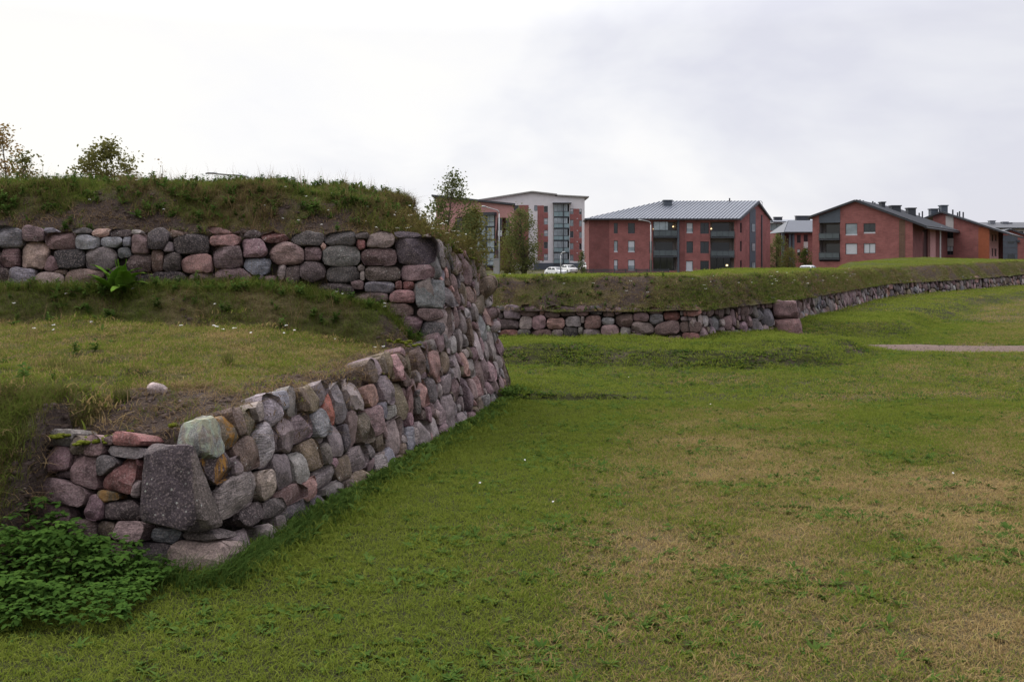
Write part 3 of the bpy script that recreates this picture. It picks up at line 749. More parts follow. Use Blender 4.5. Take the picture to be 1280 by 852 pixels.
# two big red blocks where the wall steps out
def pier(z0, z1, a, b, w, col, label):
    f = FWF[3]
    block([f.P(a, z0, w), f.P(b, z0, w), f.P(b, z0, -.4), f.P(a, z0, -.4), f.P(a, z1, w), f.P(b, z1, w), f.P(b, z1, -.4), f.P(a, z1, -.4)], 'stone', fw, col, label, .02, n=5)
pq = FWF[2].uv(970, 390)[0]
g_ = Face((5.42, 20.5), (5.98, 20.42), .12)
block([g_.P(.03,.1,-.04), g_.P(.55,.1,-.04), g_.P(.62,.1,-.5), g_.P(0,.1,-.5), g_.P(.03,.45,-.05), g_.P(.53,.45,-.05), g_.P(.6,.45,-.5), g_.P(0,.45,-.5)], 'stone', fw, (.19,.108,.103), 'large pinkish red block low in the far wall', .03, n=6)
block([g_.P(-.02,.46,-.05), g_.P(.49,.46,-.05), g_.P(.56,.46,-.5), g_.P(-.06,.46,-.5), g_.P(-.03,.82,-.08), g_.P(.47,.82,-.08), g_.P(.5,.83,-.5), g_.P(-.06,.83,-.5)], 'stone', fw, (.14,.083,.083), 'large dark red block on top of another in the far wall', .03, n=6)

# earthwork behind it
def path_pt(s_):
    for (a, b) in zip(PATH[:-1], PATH[1:]):
        L = math.hypot(b[0]-a[0], b[1]-a[1])
        if s_ <= L or b is PATH[-1]: return (a[0] + (b[0]-a[0])*s_/L, a[1] + (b[1]-a[1])*s_/L)
        s_ -= L
TOT = sum(math.hypot(b[0]-a[0], b[1]-a[1]) for a, b in zip(PATH[:-1], PATH[1:]))
off_n = [.06, .12, .2, .3, .4, .5, .6, .7, .8, .88, .95, 1.02, 1.1, 1.25, 1.5, 1.9, 2.4, 3, 4, 5, 6, 7, 8, 9.5, 11, 13, 15, 18, 21, 24, 28]
svals = list(np.arange(0, 22, .16)) + list(np.arange(22, 50, .4)) + list(np.arange(50, TOT, .8)) + [TOT]
V = []; D = []; Bv = []; De = []; T = []; W = []; SL = []
for s_ in svals:
    x0, y0 = path_pt(s_)
    q = sm(8, 45, s_); bx, by = -.20 * q - .02, 1.0; L = math.hypot(bx, by); bx /= L; by /= L
    if y0 > 20: k = .85
    else: k = 1.0
    for o in off_n:
        x, y = x0 + bx*o*(1.25 if s_ > 14 else 1.), y0 + by*o*(1.25 if s_ > 14 else 1.)
        n1 = fbm(x, y, .7, 4, 2.2); n2 = fbm(x, y, 2.6, 4, 7.7)
        az = x / y
        crest = 1.36 - .05 * sm(19, 24, y0) + .12 * sm(34, 48, y0) * sm(.30, .40, az) + .04 * fbm(s_, 0, .4, 3)
        oo = o + .14 * n1 * sm(.05, .4, o)
        z = .76 + (crest - .76) * (sm(.06, .95, oo) * .55 + .45 * min(1, max(0, (oo - .05) / .80)))
        z += .04 * n2 * sm(.1, .4, o) * sm(1.4, .9, o)
        az = x / y
        back = 5.0 + 23 * sm(.16, .36, az)
        z += (.03 * sm(1, 10, o) + .20 * sm(44, 64, y)) * sm(.30, .42, az) - .05 * sm(.2, .05, az)
        z += .22 * math.exp(-(((x - 15.5) / 3.2)**2 + ((y - 50) / 3.5)**2)) + .16 * math.exp(-(((x - 27) / 4.)**2 + ((y - 66) / 3.)**2))
        z -= 2.6 * sm(back, back + 5, o) + 2.4 * max(sm(40, 50, y) * sm(.34, .29, az), sm(80, 96, y))
        V.append((x, y, z + .012 * n2))
        dry = .05 + .35 * n1; bare = 0; tall = 1.0; weed = 0
        if o < 1.0:
            dry = .62 + .7 * n1 + .4 * n2; bare = .6 * sm(-.15, .35, n1 + .5 * n2) * sm(1.0, .8, o); tall = 1.3; weed = .4 + .7 * n2
            if s_ < 9.6: bare = max(bare, .75 * sm(.95, .75, o) * (.6 + .9 * n2)); 
            else: dry -= .14
            if .85 < o: dry -= .35
        dry -= .1 * (o > 1)
        den = max(0, 1 - bare) if o < back - .5 else 0
        if abs(x) > .75 * y: den = 0
        SL.append(den * (o < 1.0) * (1 if y < 40 else .5)); den *= (o > .9)
        D.append(dry); Bv.append(bare); De.append(den); T.append(tall); W.append(max(0, weed) if abs(x) < .75 * y else 0)
n = len(off_n)
Fs = [(j*n + i, j*n + i + 1, (j+1)*n + i + 1, (j+1)*n + i) for j in range(len(svals) - 1) for i in range(n - 1)]
Vn2 = np.array(V); De = np.array(De)
farb_o = surface('far_rampart', V, Fs, M['earth'], dict(dry=D, bare=Bv, near=De * (Vn2[:, 1] < 26), far=De * (Vn2[:, 1] >= 26), tall=T, slope=SL, weed=np.array(W) * (Vn2[:, 1] < 30)))

# gravel path
V = []; Fs = []
gp = [(X(1074, 18.7), 18.75, .16), (X(1110, 18.7), 18.72, .85), (X(1160, 18.6), 18.65, 1.25), (X(1220, 18.4), 18.45, 1.2), (X(1290, 18.4), 18.45, 1.1), (13.5, 18.7, 1.0), (18, 20, 1.1), (26, 23, 1.2)]
NS = 5
for i in range(len(gp) - 1):
    for k in range(6):
        t = k / 6; x, y, w = [a * (1 - t) + b * t for a, b in zip(gp[i], gp[i + 1])]
        for q in range(NS):
            yy = y + (q / (NS - 1) - .5) * w * (1 + .25 * fbm(x, q * 3, 1.3, 3)) + .08 * fbm(x, q, 2.)
            V.append((x, yy, lawn_z(x, yy) + .05 - .055 * (q in (0, NS - 1))))
for j in range(len(V) // NS - 1):
    for q in range(NS - 1): Fs.append((j*NS + q, (j+1)*NS + q, (j+1)*NS + q + 1, j*NS + q + 1))
path_o = surface('gravel_path', V, Fs, M['gravel'], dict(pebble=[1.0] * len(V)))

# ------------------------------------------------------------------ plants that get scattered
LIB = {}
def lib(name, meshes, m):
    c = bpy.data.collections.new(name)
    for i, (v, f) in enumerate(meshes):
        me = bpy.data.meshes.new(name); me.from_pydata(v, [], f); me.materials.append(m)
        me.shade_smooth()
        c.objects.link(bpy.data.objects.new(name, me))
    LIB[name] = c; return c
def blade(v, f, x, y, h, w, az, lean, seg=3):
    b = len(v); ca, sa = math.cos(az), math.sin(az)
    for i in range(seg + 1):
        t = i / seg; r = lean * h * t * t; z = h * t * (1 - .25 * lean * t)
        ww = w * (1 - t) ** .7 * .5 if i < seg else 0
        cx, cy = x + ca * r, y + sa * r
        if i < seg: v += [(cx - sa*ww, cy + ca*ww, z), (cx + sa*ww, cy - ca*ww, z)]
        else: v.append((cx, cy, z))
    for i in range(seg - 1): f.append((b + 2*i, b + 2*i + 1, b + 2*i + 3, b + 2*i + 2))
    f.append((b + 2*seg - 2, b + 2*seg - 1, b + 2*seg))
def tuft(nb, rad, h, w, lean=(.2, 1.1), seg=3):
    v, f = [], []
    for _ in range(nb):
        a = random.uniform(0, 6.28); r = rad * math.sqrt(random.random())
        blade(v, f, r * math.cos(a), r * math.sin(a), random.uniform(*h), random.uniform(.7, 1.2) * w, random.uniform(0, 6.28), random.uniform(*lean), seg)
    return v, f
def leaf(v, f, o, az, el, L, w, fold=.25, droop=.5, n=4):
    """one broad leaf with a folded midrib, in the direction az, rising at el and drooping"""
    b = len(v); ca, sa = math.cos(az), math.sin(az); p = Vector(o); e = el
    for i in range(n + 1):
        t = i / n; ww = w * math.sin(math.pi * min(1, .08 + t * .92)) ** .8 * .5
        if i == n: ww = w * .02
        v += [(p.x - sa*ww, p.y + ca*ww, p.z + ww*fold), tuple(p), (p.x + sa*ww, p.y - ca*ww, p.z + ww*fold)]
        p = p + Vector((ca * math.cos(e), sa * math.cos(e), math.sin(e))) * (L / n); e -= droop / n
    for i in range(n):
        k = b + 3*i; f += [(k, k+1, k+4, k+3), (k+1, k+2, k+5, k+4)]
def rosette(nl, L, w, el=(.1, .9)):
    v, f = [], []
    for i in range(nl):
        leaf(v, f, (0, 0, .005), i / nl * 6.28 + random.uniform(-.4, .4), random.uniform(*el), L * random.uniform(.6, 1.15), w * random.uniform(.8, 1.2), .3, random.uniform(.3, 1.0), 3)
    return v, f
def stem_weed(h, nl, L, w, spread=.25):
    v, f = [], []
    for s_ in range(random.randint(2, 4)):
        az = random.uniform(0, 6.28); ln = random.uniform(.05, spread) * h
        hh = h * random.uniform(.6, 1)
        blade(v, f, 0, 0, hh, .006, az, ln / hh * 1.0, 3)
        for k in range(nl):
            t = random.uniform(.15, 1); r = ln * t * t
            leaf(v, f, (math.cos(az) * r, math.sin(az) * r, hh * t * .93), random.uniform(0, 6.28), random.uniform(-.1, .8), L * random.uniform(.5, 1.1) * (1.15 - .6 * t), w, .3, .7, 2)
    return v, f
lib('short_tuft', [tuft(30, .075, (.008, .025), .0042, (.3, 2.0)) for _ in range(7)], M['grass'])
lib('lawn_tuft', [tuft(26, .14, (.015, .045), .010, (.3, 1.8)) for _ in range(6)], M['grass'])
lib('far_tuft', [tuft(26, .30, (.02, .06), .024, (.4, 1.6), 2) for _ in range(5)], M['grass'])
lib('bank_tuft', [tuft(20, .075, (.03, .15), .0055, (.4, 2.0)) for _ in range(9)], M['bank'])
lib('slope_tuft', [tuft(28, .14, (.02, .06), .011, (.4, 1.8)) for _ in range(6)], M['bank'])
lib('thatch', [tuft(10, .08, (.02, .09), .004, (1.5, 3.0)) for _ in range(5)], M['drystem'])
lib('clover', [rosette(7, .045, .022, (0., .6)) for _ in range(3)] + [rosette(9, .06, .014, (.1, .8)) for _ in range(3)], M['weed'])
lib('bank_weed', [stem_weed(.16, 9, .07, .025) for _ in range(4)] + [rosette(9, .11, .035, (.2, 1.2)) for _ in range(3)], M['weed'])
lib('dry_stalk', [tuft(9, .05, (.10, .30), .0035, (.1, .7)) for _ in range(5)], M['drystem'])
def pebble_mesh(r):
    bm = bmesh.new(); bmesh.ops.create_icosphere(bm, subdivisions=1, radius=r)
    for v in bm.verts: v.co = Vector((v.co.x, v.co.y * .8, v.co.z * .6)) + noise.noise_vector(v.co * 60 + Vector((r * 999, 0, 0))) * r * .3
    bm.verts.index_update(); v = [tuple(q.co) for q in bm.verts]; f = [tuple(q.index for q in p.verts) for p in bm.faces]; bm.free(); return v, f
lib('clods', [pebble_mesh(.010 + .007 * i) for i in range(4)], M['soil_clod'])
lib('pebbles', [pebble_mesh(.006 + .004 * i) for i in range(4)], M['pebble'])

def scatter(name, surf, libname, den_attr, density, scale, seed=1, tilt=.25, use_tall=True, sink=0.0):
    """a stuff object: real plants standing on the points of a surface, denser where the surface's attribute says so"""
    ng = bpy.data.node_groups.new(name, 'GeometryNodeTree')
    ng.interface.new_socket('Geometry', in_out='INPUT', socket_type='NodeSocketGeometry')
    ng.interface.new_socket('Geometry', in_out='OUTPUT', socket_type='NodeSocketGeometry')
    N = ng.nodes; Lk = ng.links
    out = N.new('NodeGroupOutput'); oi = N.new('GeometryNodeObjectInfo'); oi.inputs['Object'].default_value = surf
    dp = N.new('GeometryNodeDistributePointsOnFaces'); dp.inputs['Seed'].default_value = seed
    na = N.new('GeometryNodeInputNamedAttribute'); na.data_type = 'FLOAT'; na.inputs['Name'].default_value = den_attr
    mu = N.new('ShaderNodeMath'); mu.operation = 'MULTIPLY'; mu.inputs[1].default_value = density
    Lk.new(na.outputs['Attribute'], mu.inputs[0]); Lk.new(mu.outputs[0], dp.inputs['Density']); Lk.new(oi.outputs['Geometry'], dp.inputs['Mesh'])
    ci = N.new('GeometryNodeCollectionInfo'); ci.inputs['Collection'].default_value = LIB[libname]
    ci.inputs['Separate Children'].default_value = True; ci.inputs['Reset Children'].default_value = True
    ip = N.new('GeometryNodeInstanceOnPoints'); ip.inputs['Pick Instance'].default_value = True
    Lk.new(dp.outputs['Points'], ip.inputs['Points']); Lk.new(ci.outputs[0], ip.inputs['Instance'])
    rv = N.new('FunctionNodeRandomValue'); rv.data_type = 'FLOAT_VECTOR'
    rv.inputs['Min'].default_value = (-tilt, -tilt, 0); rv.inputs['Max'].default_value = (tilt, tilt, 6.283); rv.inputs['Seed'].default_value = seed + 5
    Lk.new(rv.outputs['Value'], ip.inputs['Rotation'])
    rs = N.new('FunctionNodeRandomValue'); rs.data_type = 'FLOAT'
    rs.inputs[2].default_value = scale[0]; rs.inputs[3].default_value = scale[1]; rs.inputs['Seed'].default_value = seed + 9
    if use_tall:
        ta = N.new('GeometryNodeInputNamedAttribute'); ta.data_type = 'FLOAT'; ta.inputs['Name'].default_value = 'tall'
        m2 = N.new('ShaderNodeMath'); m2.operation = 'MULTIPLY'
        Lk.new(rs.outputs[1], m2.inputs[0]); Lk.new(ta.outputs['Attribute'], m2.inputs[1]); Lk.new(m2.outputs[0], ip.inputs['Scale'])
    else: Lk.new(rs.outputs[1], ip.inputs['Scale'])
    Lk.new(ip.outputs[0], out.inputs[0])
    me = bpy.data.meshes.new(name); o = link(name, me)
    md = o.modifiers.new('scatter', 'NODES'); md.node_group = ng
    return o
def stuff(o, label, cat): return props(o, label, cat, kind='stuff')
stuff(scatter('lawn_grass', lawn_o, 'short_tuft', 'near', 560, (.75, 1.6), 1), 'short mown grass of the foreground lawn, patchy green and straw', 'grass')
stuff(scatter('lawn_grass', lawn_o, 'lawn_tuft', 'mid', 120, (.6, 1.2), 2), 'mown green grass of the ditch in front of the far wall', 'grass')
stuff(scatter('lawn_grass', lawn_o, 'far_tuft', 'far', 22, (.5, 1.0), 3), 'distant mown grass at right beyond the gravel path', 'grass')
stuff(scatter('clover', lawn_o, 'clover', 'weed', 110, (.45, 1.1), 4, use_tall=False), 'dark green clover and weeds dotted over the lawn', 'weeds')
stuff(scatter('terrace_lawn', ramp_o, 'short_tuft', 'terrace', 420, (1.6, 3.2), 26), 'short yellowish grass of the near terrace lawn', 'grass')
stuff(scatter('bank_grass', ramp_o, 'bank_tuft', 'den', 640, (.4, .85), 6), 'grass and dry tufts on the near terrace and rampart bank', 'grass')
stuff(scatter('terrace_weeds', ramp_o, 'bank_weed', 'weed', 85, (.35, 1.1), 7, use_tall=False), 'leafy green weeds on the near rampart bank', 'weeds')
stuff(scatter('dry_stalks', ramp_o, 'dry_stalk', 'weed', 40, (.5, 1.1), 8, use_tall=False), 'brown dry stalks on the near rampart bank', 'weeds')
stuff(scatter('pebbles', ramp_o, 'pebbles', 'pebble', 300, (.3, 1.0), 9, use_tall=False), 'pebbles in the bare soil behind the wall head', 'pebbles')
stuff(scatter('soil_clods', ramp_o, 'clods', 'bare', 260, (.3, 1.2), 21, use_tall=False), 'crumbled soil clods on the bare earth of the near rampart', 'soil')
stuff(scatter('dead_grass', ramp_o, 'thatch', 'bare', 230, (.5, 1.5), 22, use_tall=False), 'dead flattened grass on the bare earth of the near rampart', 'grass')
stuff(scatter('slope_grass', farb_o, 'slope_tuft', 'slope', 150, (.5, 1.0), 23), 'dull weedy grass on the slope over the far wall', 'grass')
stuff(scatter('dead_grass', farb_o, 'thatch', 'slope', 60, (1., 2.2), 24, use_tall=False), 'dead brown grass on the slope over the far wall', 'grass')
stuff(scatter('rampart_grass', farb_o, 'lawn_tuft', 'near', 95, (.5, .95), 11), 'grass on the nearer end of the far rampart', 'grass')
stuff(scatter('rampart_grass', farb_o, 'far_tuft', 'far', 22, (.4, .8), 12), 'grass on the distant top of the far rampart', 'grass')
stuff(scatter('rampart_weeds', farb_o, 'bank_weed', 'weed', 40, (.35, .85), 13, use_tall=False), 'weeds on the earth slope over the far wall', 'weeds')
stuff(scatter('dry_stalks', farb_o, 'dry_stalk', 'weed', 30, (.35, .7), 14, use_tall=False), 'brown dry stalks on the slope over the far wall', 'weeds')
stuff(scatter('path_pebbles', path_o, 'pebbles', 'pebble', 60, (.6, 1.6), 15, use_tall=False), 'loose stones on the gravel path', 'pebbles')

# ------------------------------------------------------------------ buildings
GZ = -.9
def zq(ox, oy, s_): return lambda x0, y0, x1, y1: (ox + x0/s_, oy + y0/s_, ox + x1/s_, oy + y1/s_)
def rect(f, q):
    u0, v1 = f.uv(q[0], q[1]); u1, v0 = f.uv(q[2], q[3]); return (min(u0, u1), max(u0, u1), min(v0, v1), max(v0, v1))
def facade(parent, f, tops, holes, m, name='wall', z0=GZ, reveal=.22, u0=0., u1=None):
    """brick face with real openings: outline (flat foot, shaped head) minus holes, plus the reveals"""
    u1 = f.L if u1 is None else u1
    outer = [(u0, z0), (u1, z0)] + [(u, z) for u, z in tops][::-1]
    hs = []
    for h in holes:
        a, b, c, d = h; hs.append([(a, c), (a, d), (b, d), (b, c)])
    polys = [[Vector((u, v, 0)) for u, v in outer]] + [[Vector((u, v, 0)) for u, v in h] for h in hs]
    pts = [p for pl in polys for p in pl]
    mb = MB()
    mb.v = [tuple(f.P(p.x, p.y)) for p in pts]
    for t in tessellate_polygon(polys):
        a, b, c = [pts[i] for i in t]
        mb.f.append(t if (b - a).cross(c - a).z > 0 else t[::-1])
    for h in hs:
        for (a, b) in zip(h, h[1:] + h[:1]):
            mb.quad(f.P(a[0], a[1], 0), f.P(b[0], b[1], 0), f.P(b[0], b[1], -reveal), f.P(a[0], a[1], -reveal))
    return mb.build(name, m, parent, fix=False)
def window(parent, f, r, pane='glass', sill=False, mull=0, half=None, name='window', dark=True, back=.16):
    a, b, c, d = r; t = .07
    mb = MB()
    mb.fbox(f, a, b, c, c + t, -back, -back + .07); mb.fbox(f, a, b, d - t, d, -back, -back + .07)
    mb.fbox(f, a, a + t, c + t, d - t, -back, -back + .07); mb.fbox(f, b - t, b, c + t, d - t, -back, -back + .07)
    for k in range(mull):
        uc = a + (b - a) * (k + 1) / (mull + 1); mb.fbox(f, uc - .035, uc + .035, c + t, d - t, -back + .002, -back + .065)
    fr = mb.build(name, M['trim' if dark else 'render_white'], parent)
    MB().fbox(f, a + .01, b - .01, c + .01, d - .01, -back - .03, -back + .02).build('pane', M[pane], fr)
    if half:
        MB().fbox(f, a + t, b - t, c + (d - c) * half[0], c + (d - c) * half[1], -back + .022, -back + .035).build('blind', M['blind'], fr)
    if sill: MB().fbox(f, a + .02, b - .02, c - .0, c + .22, -back + .071, -back + .09).build('sill', M['blind'], fr)
    return fr
def bay(parent, f, r, floors, lit=(), depth=1.7, post=None, glazed=(), rail='glass_teal', gw=.62):
    """a recessed balcony bay: back wall with glazed doors, then at every floor a slab and a glass railing"""
    a, b, c, d = r
    mb = MB()
    mb.quad(f.P(a,c,-depth), f.P(b,c,-depth), f.P(b,d,-depth), f.P(a,d,-depth))
    mb.quad(f.P(a,c,-.2), f.P(a,c,-depth), f.P(a,d,-depth), f.P(a,d,-.2)); mb.quad(f.P(b,c,-depth), f.P(b,c,-.2), f.P(b,d,-.2), f.P(b,d,-depth))
    mb.quad(f.P(a,d,-.2), f.P(a,d,-depth), f.P(b,d,-depth), f.P(b,d,-.2)); mb.quad(f.P(a,c,-.2), f.P(b,c,-.2), f.P(b,c,-depth), f.P(a,c,-depth))
    mb.build('balcony_recess', M['plaster'], parent)
    for i, (v0, v1) in enumerate(floors):
        sl = MB().fbox(f, a + .01, b - .01, v0 - .22, v0, -depth + .01, .42).build('balcony', M['trim'], parent)
        top = floors[i - 1][0] - .24 if i else d
        mb = MB()
        n = max(2, round((b - a) / 1.1))
        for k in range(n + 1):
            uc = a + .05 + (b - a - .1) * k / n; mb.fbox(f, uc - .025, uc + .025, v0, v1, .33, .38)
        mb.fbox(f, a + .02, b - .02, v1 - .02, v1 + .05, .32, .39)
        mb.build('railing', M['trim'], sl)
        MB().fbox(f, a + .06, b - .06, v0 + .08, v1 - .05, .345, .36).build('railing_glass', M[rail], sl)
        w0 = a + (b - a) * .15
        fw_ = MB().fbox(f, w0, b - (b - a) * .12, v0 + .05, min(v0 + 2.3, top - .1), -depth + .02, -depth + .08).build('balcony_door', M['glass'], sl)
        if i in glazed:
            for k in range(5):
                uc = a + .06 + (b - a - .12) * k / 4; MB().fbox(f, uc - .02, uc + .02, v1 + .06, top - .02, .33, .37).build('glazing_bar', M['trim'], sl)
            MB().fbox(f, a + .08, a + (b - a) * gw - .06, v1 + .08, top - .04, .342, .352).build('glazing', M['glass_sky'], sl)
        for (j, fu, fv) in lit:
            if j == i: MB().fbox(f, a + (b - a) * fu - .10, a + (b - a) * fu + .10, v0 + fv, v0 + fv + .16, -depth + .1, -depth + .25).build('wall_lamp', M['lamp_lit'], sl)
def slab(parent, pts, th, m, name='roof'):
    mb = MB(); n = len(pts); p = [Vector(q) for q in pts]
    nrm = (p[1] - p[0]).cross(p[2] - p[0]).normalized(); nrm = nrm if nrm.z > 0 else -nrm
    mb.v = [tuple(q + nrm * th) for q in p] + [tuple(q) for q in p]
    mb.f = [tuple(range(n)), tuple(range(2*n - 1, n - 1, -1))] + [(i, n + i, n + (i+1) % n, (i+1) % n) for i in range(n)]
    return mb.build(name, m, parent)
def chimney(parent, px, py0, py1, d, w, m='trim', dep=1.2):
    x = X(px, d); z1 = Z(py0, d); z0 = Z(py1, d)
    mb = MB(); mb.box(x - w/2, x + w/2, d, d + dep, z0, z1 - .18); mb.box(x - w/2 - .12, x + w/2 + .12, d - .12, d + dep + .12, z1 - .18, z1)
    return mb.build('chimney', M[m], parent)
def closed_back(parent, pts, z0, zs, m, name='wall'):
    mb = MB()
    for (a, b, za, zb) in [(pts[i], pts[i+1], zs[i], zs[i+1]) for i in range(len(pts) - 1)]:
        mb.quad((*a, z0), (*b, z0), (*b, zb), (*a, za))
    return mb.build(name, m, parent)

# ---- the zinc-roofed brick block in the middle
d0 = 163.
Q = zq(720, 230, 4.923)
bC = empty('apartment_building', (X(840, 168), 168, GZ), 'three-storey red brick apartment block with a grey standing-seam roof and two balcony bays', 'apartment building')
A = (X(736.2, d0), d0); B = (X(920, d0), d0); C_ = (45.4, 175.); ridR = Vector((41.64, 169.8, 11.6)); ridL = Vector((25.6, 169.8, 11.55))
E = (12.8, 176.)
f = Face(A, B)
jx = f.uv(761.6, 300)[0]
bays = [rect(f, Q(474, 232, 622, 533)), rect(f, Q(826, 232, 974, 533))]
wn = [Q(233,240,257,304), Q(320,240,362,304), Q(233,348,257,420), Q(320,348,362,420), Q(233,465,257,531), Q(320,465,362,532),
      Q(680,238,720,303), Q(765,238,818,306), Q(680,353,720,424), Q(765,353,818,426), Q(676,472,720,536), Q(765,472,818,536)]
wr = [rect(f, q) for q in wn]
extra = [rect(f, Q(452, 352, 470, 424)), rect(f, Q(452, 468, 470, 533))]
eav = 8.35
facade(bC, f, [(jx, eav), (f.L, eav)], wr + bays + extra, M['brick'], u0=jx)
facade(bC, f, [(0, eav), (jx - .01, eav)], [], M['brick_dark_shaded'], u1=jx - .01)  # left end: darker brick that also carries its shade as colour
sty = ['glass', 'glass', 'glass_sky', 'glass_sky', 'glass_sky', 'glass_sky', 'glass_sky', 'glass', 'glass', 'glass', 'blind', 'glass']
for i, r in enumerate(wr): window(bC, f, r, sty[i], sill=(i in (2, 3, 4, 5, 6, 10)), mull=1 if i in (7, 9, 11) else 0, half=((.45, .98) if i in (3, 4, 5, 6) else None))
for r in extra: window(bC, f, r, 'glass')
fl = lambda rows: [(rect(f, Q(500, y1, 501, y1 + 1))[2], rect(f, Q(500, y0, 501, y0 + 1))[3]) for y0, y1 in rows]
bay(bC, f, bays[0], fl([(286, 322), (406, 442)]), lit=[(0, .04, 1.2), (0, .9, 1.6)], glazed=(0,), rail='glass_rail')
bay(bC, f, bays[1], fl([(290, 324), (409, 444)]), lit=[(0, .12, 1.3)], glazed=(), rail='glass_rail')
for r, lit_ in ((bays[0], 0), (bays[1], 1)):
    a, b, c, d = r
    dr = MB().fbox(f, a + .3, b - .3, c + .05, c + 2.2, -1.66, -1.6).build('ground_floor_glazing', M['glass'], bC)
    for k in range(4): MB().fbox(f, a + .3 + (b - a - .6) * k / 3 - .04, a + .3 + (b - a - .6) * k / 3 + .04, c + .05, c + 2.2, -1.6, -1.55).build('bar', M['trim'], dr)
    if lit_: MB().fbox(f, a + (b-a)*.74, a + (b-a)*.82, c + .75, c + 1.0, -1.59, -1.5).build('wall_lamp', M['lamp_lit'], dr)
r = rect(f, Q(622, 225, 634, 540)); MB().fbox(f, r[0], r[1], GZ, eav, .0, .25).build('downpipe_casing', M['panel_grey'], bC)
r = rect(f, Q(636, 225, 668, 540)); MB().fbox(f, r[0], r[1], GZ, eav - .02, -.1, .12).build('brick_pier', M['brick_dark_shaded'], bC)
fs = Face(B, C_)
hz = lambda u: 8.4 + (11.5 - 8.4) * (u / (.568 * fs.L)) if u < .568 * fs.L else 11.5 - (11.5 - 8.6) * ((u - .568*fs.L) / (.432*fs.L))
sw = [rect(fs, Q(1010,238,1021,300)), rect(fs, Q(1010,350,1021,415)), rect(fs, Q(1010,470,1021,530))]
facade(bC, fs, [(0, hz(0)), (.568*fs.L, 11.5), (fs.L, 8.6)], sw, M['brick'])
for r in sw: window(bC, fs, r, 'glass')
r = rect(fs, Q(1068, 150, 1104, 530)); MB().fbox(fs, r[0], r[1], GZ, hz(r[0]) - .1, .0, .06).build('grey_panel', M['panel_grey'], bC)
for q in (Q(1078,242,1100,298), Q(1078,362,1100,415), Q(1078,478,1100,528)):
    r = rect(fs, q); fr = MB().fbox(fs, r[0], r[1], r[2], r[3], .061, .09).build('window', M['trim'], bC); MB().fbox(fs, r[0]+.1, r[1]-.1, r[2]+.1, r[3]-.1, .091, .1).build('pane', M['glass_sky'], fr)
r = rect(fs, Q(1139, 190, 1143, 530)); MB().fbox(fs, r[0], r[1], GZ, r[3], .0, .14).build('downpipe', M['trim'], bC)
closed_back(bC, [C_, E, A], GZ, [8.6, 8.4, 8.35], M['brick_dark_shaded'])
rf = slab(bC, [(A[0] - .7, A[1] - .7, 8.3), (B[0] + .45, B[1] - .7, 8.3), (ridR.x + .5, ridR.y, ridR.z), tuple(ridL)], .16, M['roof_grey'])
slab(bC, [(ridL.x, ridL.y, ridL.z), (ridR.x + .5, ridR.y, ridR.z), (C_[0] + .6, C_[1] + .6, 8.55), (E[0], E[1] + .6, 8.35)], .16, M['roof_grey'])
slab(bC, [(A[0] - .7, A[1] - .7, 8.3), tuple(ridL), (E[0] - .3, E[1] + .6, 8.35)], .155, M['roof_grey'])
mb = MB(); e0 = Vector((B[0] + .45, B[1] - .7, 8.3)); sl_ = Vector((ridR.x + .5, ridR.y, ridR.z)) - e0
nrm = Vector((1, 0, 0)).cross(sl_).normalized()
eL = Vector((A[0] - .7, A[1] - .7, 8.3)); hip = ridL - eL
for k in range(46):
    x = e0.x - .05 - k * .58
    if x < eL.x + .3: break
    p0 = Vector((x, e0.y, 8.3)) + nrm * .16; t = 1.0
    # stop at the hip: p0 + t*sl crosses the hip line (plan)
    den = sl_.x * hip.y - sl_.y * hip.x
    if abs(den) > 1e-6:
        tt = ((eL.x - x) * hip.y - (eL.y - e0.y) * hip.x) / den
        if 0 < tt < 1: t = tt
    mb.tube([p0, p0 + sl_ * t], .085, 4)
props(mb.build('roof_seam', M['roof_seam'], rf), kind='stuff')
MB().box(A[0] - .8, B[0] + .5, A[1] - .86, A[1] - .72, 8.2, 8.36).build('gutter', M['trim'], bC)
slab(bC, [(B[0] + .46, B[1] - .75, 8.05), (B[0] + .46, B[1] - .75, 8.40), (ridR.x + .55, ridR.y, ridR.z + .12), (ridR.x + .55, ridR.y, ridR.z - .25)], .12, M['roof_dark'], 'verge_board')
slab(bC, [(C_[0] + .62, C_[1] + .6, 8.35), (C_[0] + .62, C_[1] + .6, 8.72), (ridR.x + .56, ridR.y, ridR.z + .12), (ridR.x + .56, ridR.y, ridR.z - .25)], .12, M['roof_dark'], 'verge_board')
chimney(bC, 835, 249.8, 263.5, 167.5, 1.35, 'panel_grey')
MB().box(X(912, 169.6) - .1, X(912, 169.6) + .1, 169.5, 169.7, 11.5, 12.2).build('vent_pipe', M['trim'], bC)

# ---- white-framed tower and its pink neighbour
Q = zq(580, 220, 6.4); d0 = 235.
bB = empty('apartment_tower', (X(665, 240), 242, GZ), 'tall white-rendered apartment block with red brick panels and stacked glass balconies', 'apartment building')
A = (X(604, d0), d0); Mx = (X(692, d0), d0); B = (X(730.8, d0), d0)
f = Face(A, B)
def top_at(px, py): return f.uv(px, py)
tops = [(0, top_at(604, 249.7)[1]), top_at(665, 241), top_at(693, 244), top_at(694, 245.2), (f.L, top_at(731, 247)[1])]
byr = rect(f, Q(716, 226, 842, 692))
win = [Q(640,240,671,290), Q(640,337,671,387), Q(640,433,671,481), Q(640,527,671,579), Q(640,623,671,673), Q(562,235,587,278), Q(397,234,437,275),
       Q(848,260,875,304), Q(848,350,875,400), Q(848,442,875,492), Q(848,536,875,586), Q(848,630,875,678), Q(922,264,942,306), Q(922,354,942,403), Q(922,447,942,495), Q(922,540,942,588)]
wr = [rect(f, q) for q in win]
facade(bB, f, tops, wr + [byr], M['render_white'], reveal=.3)
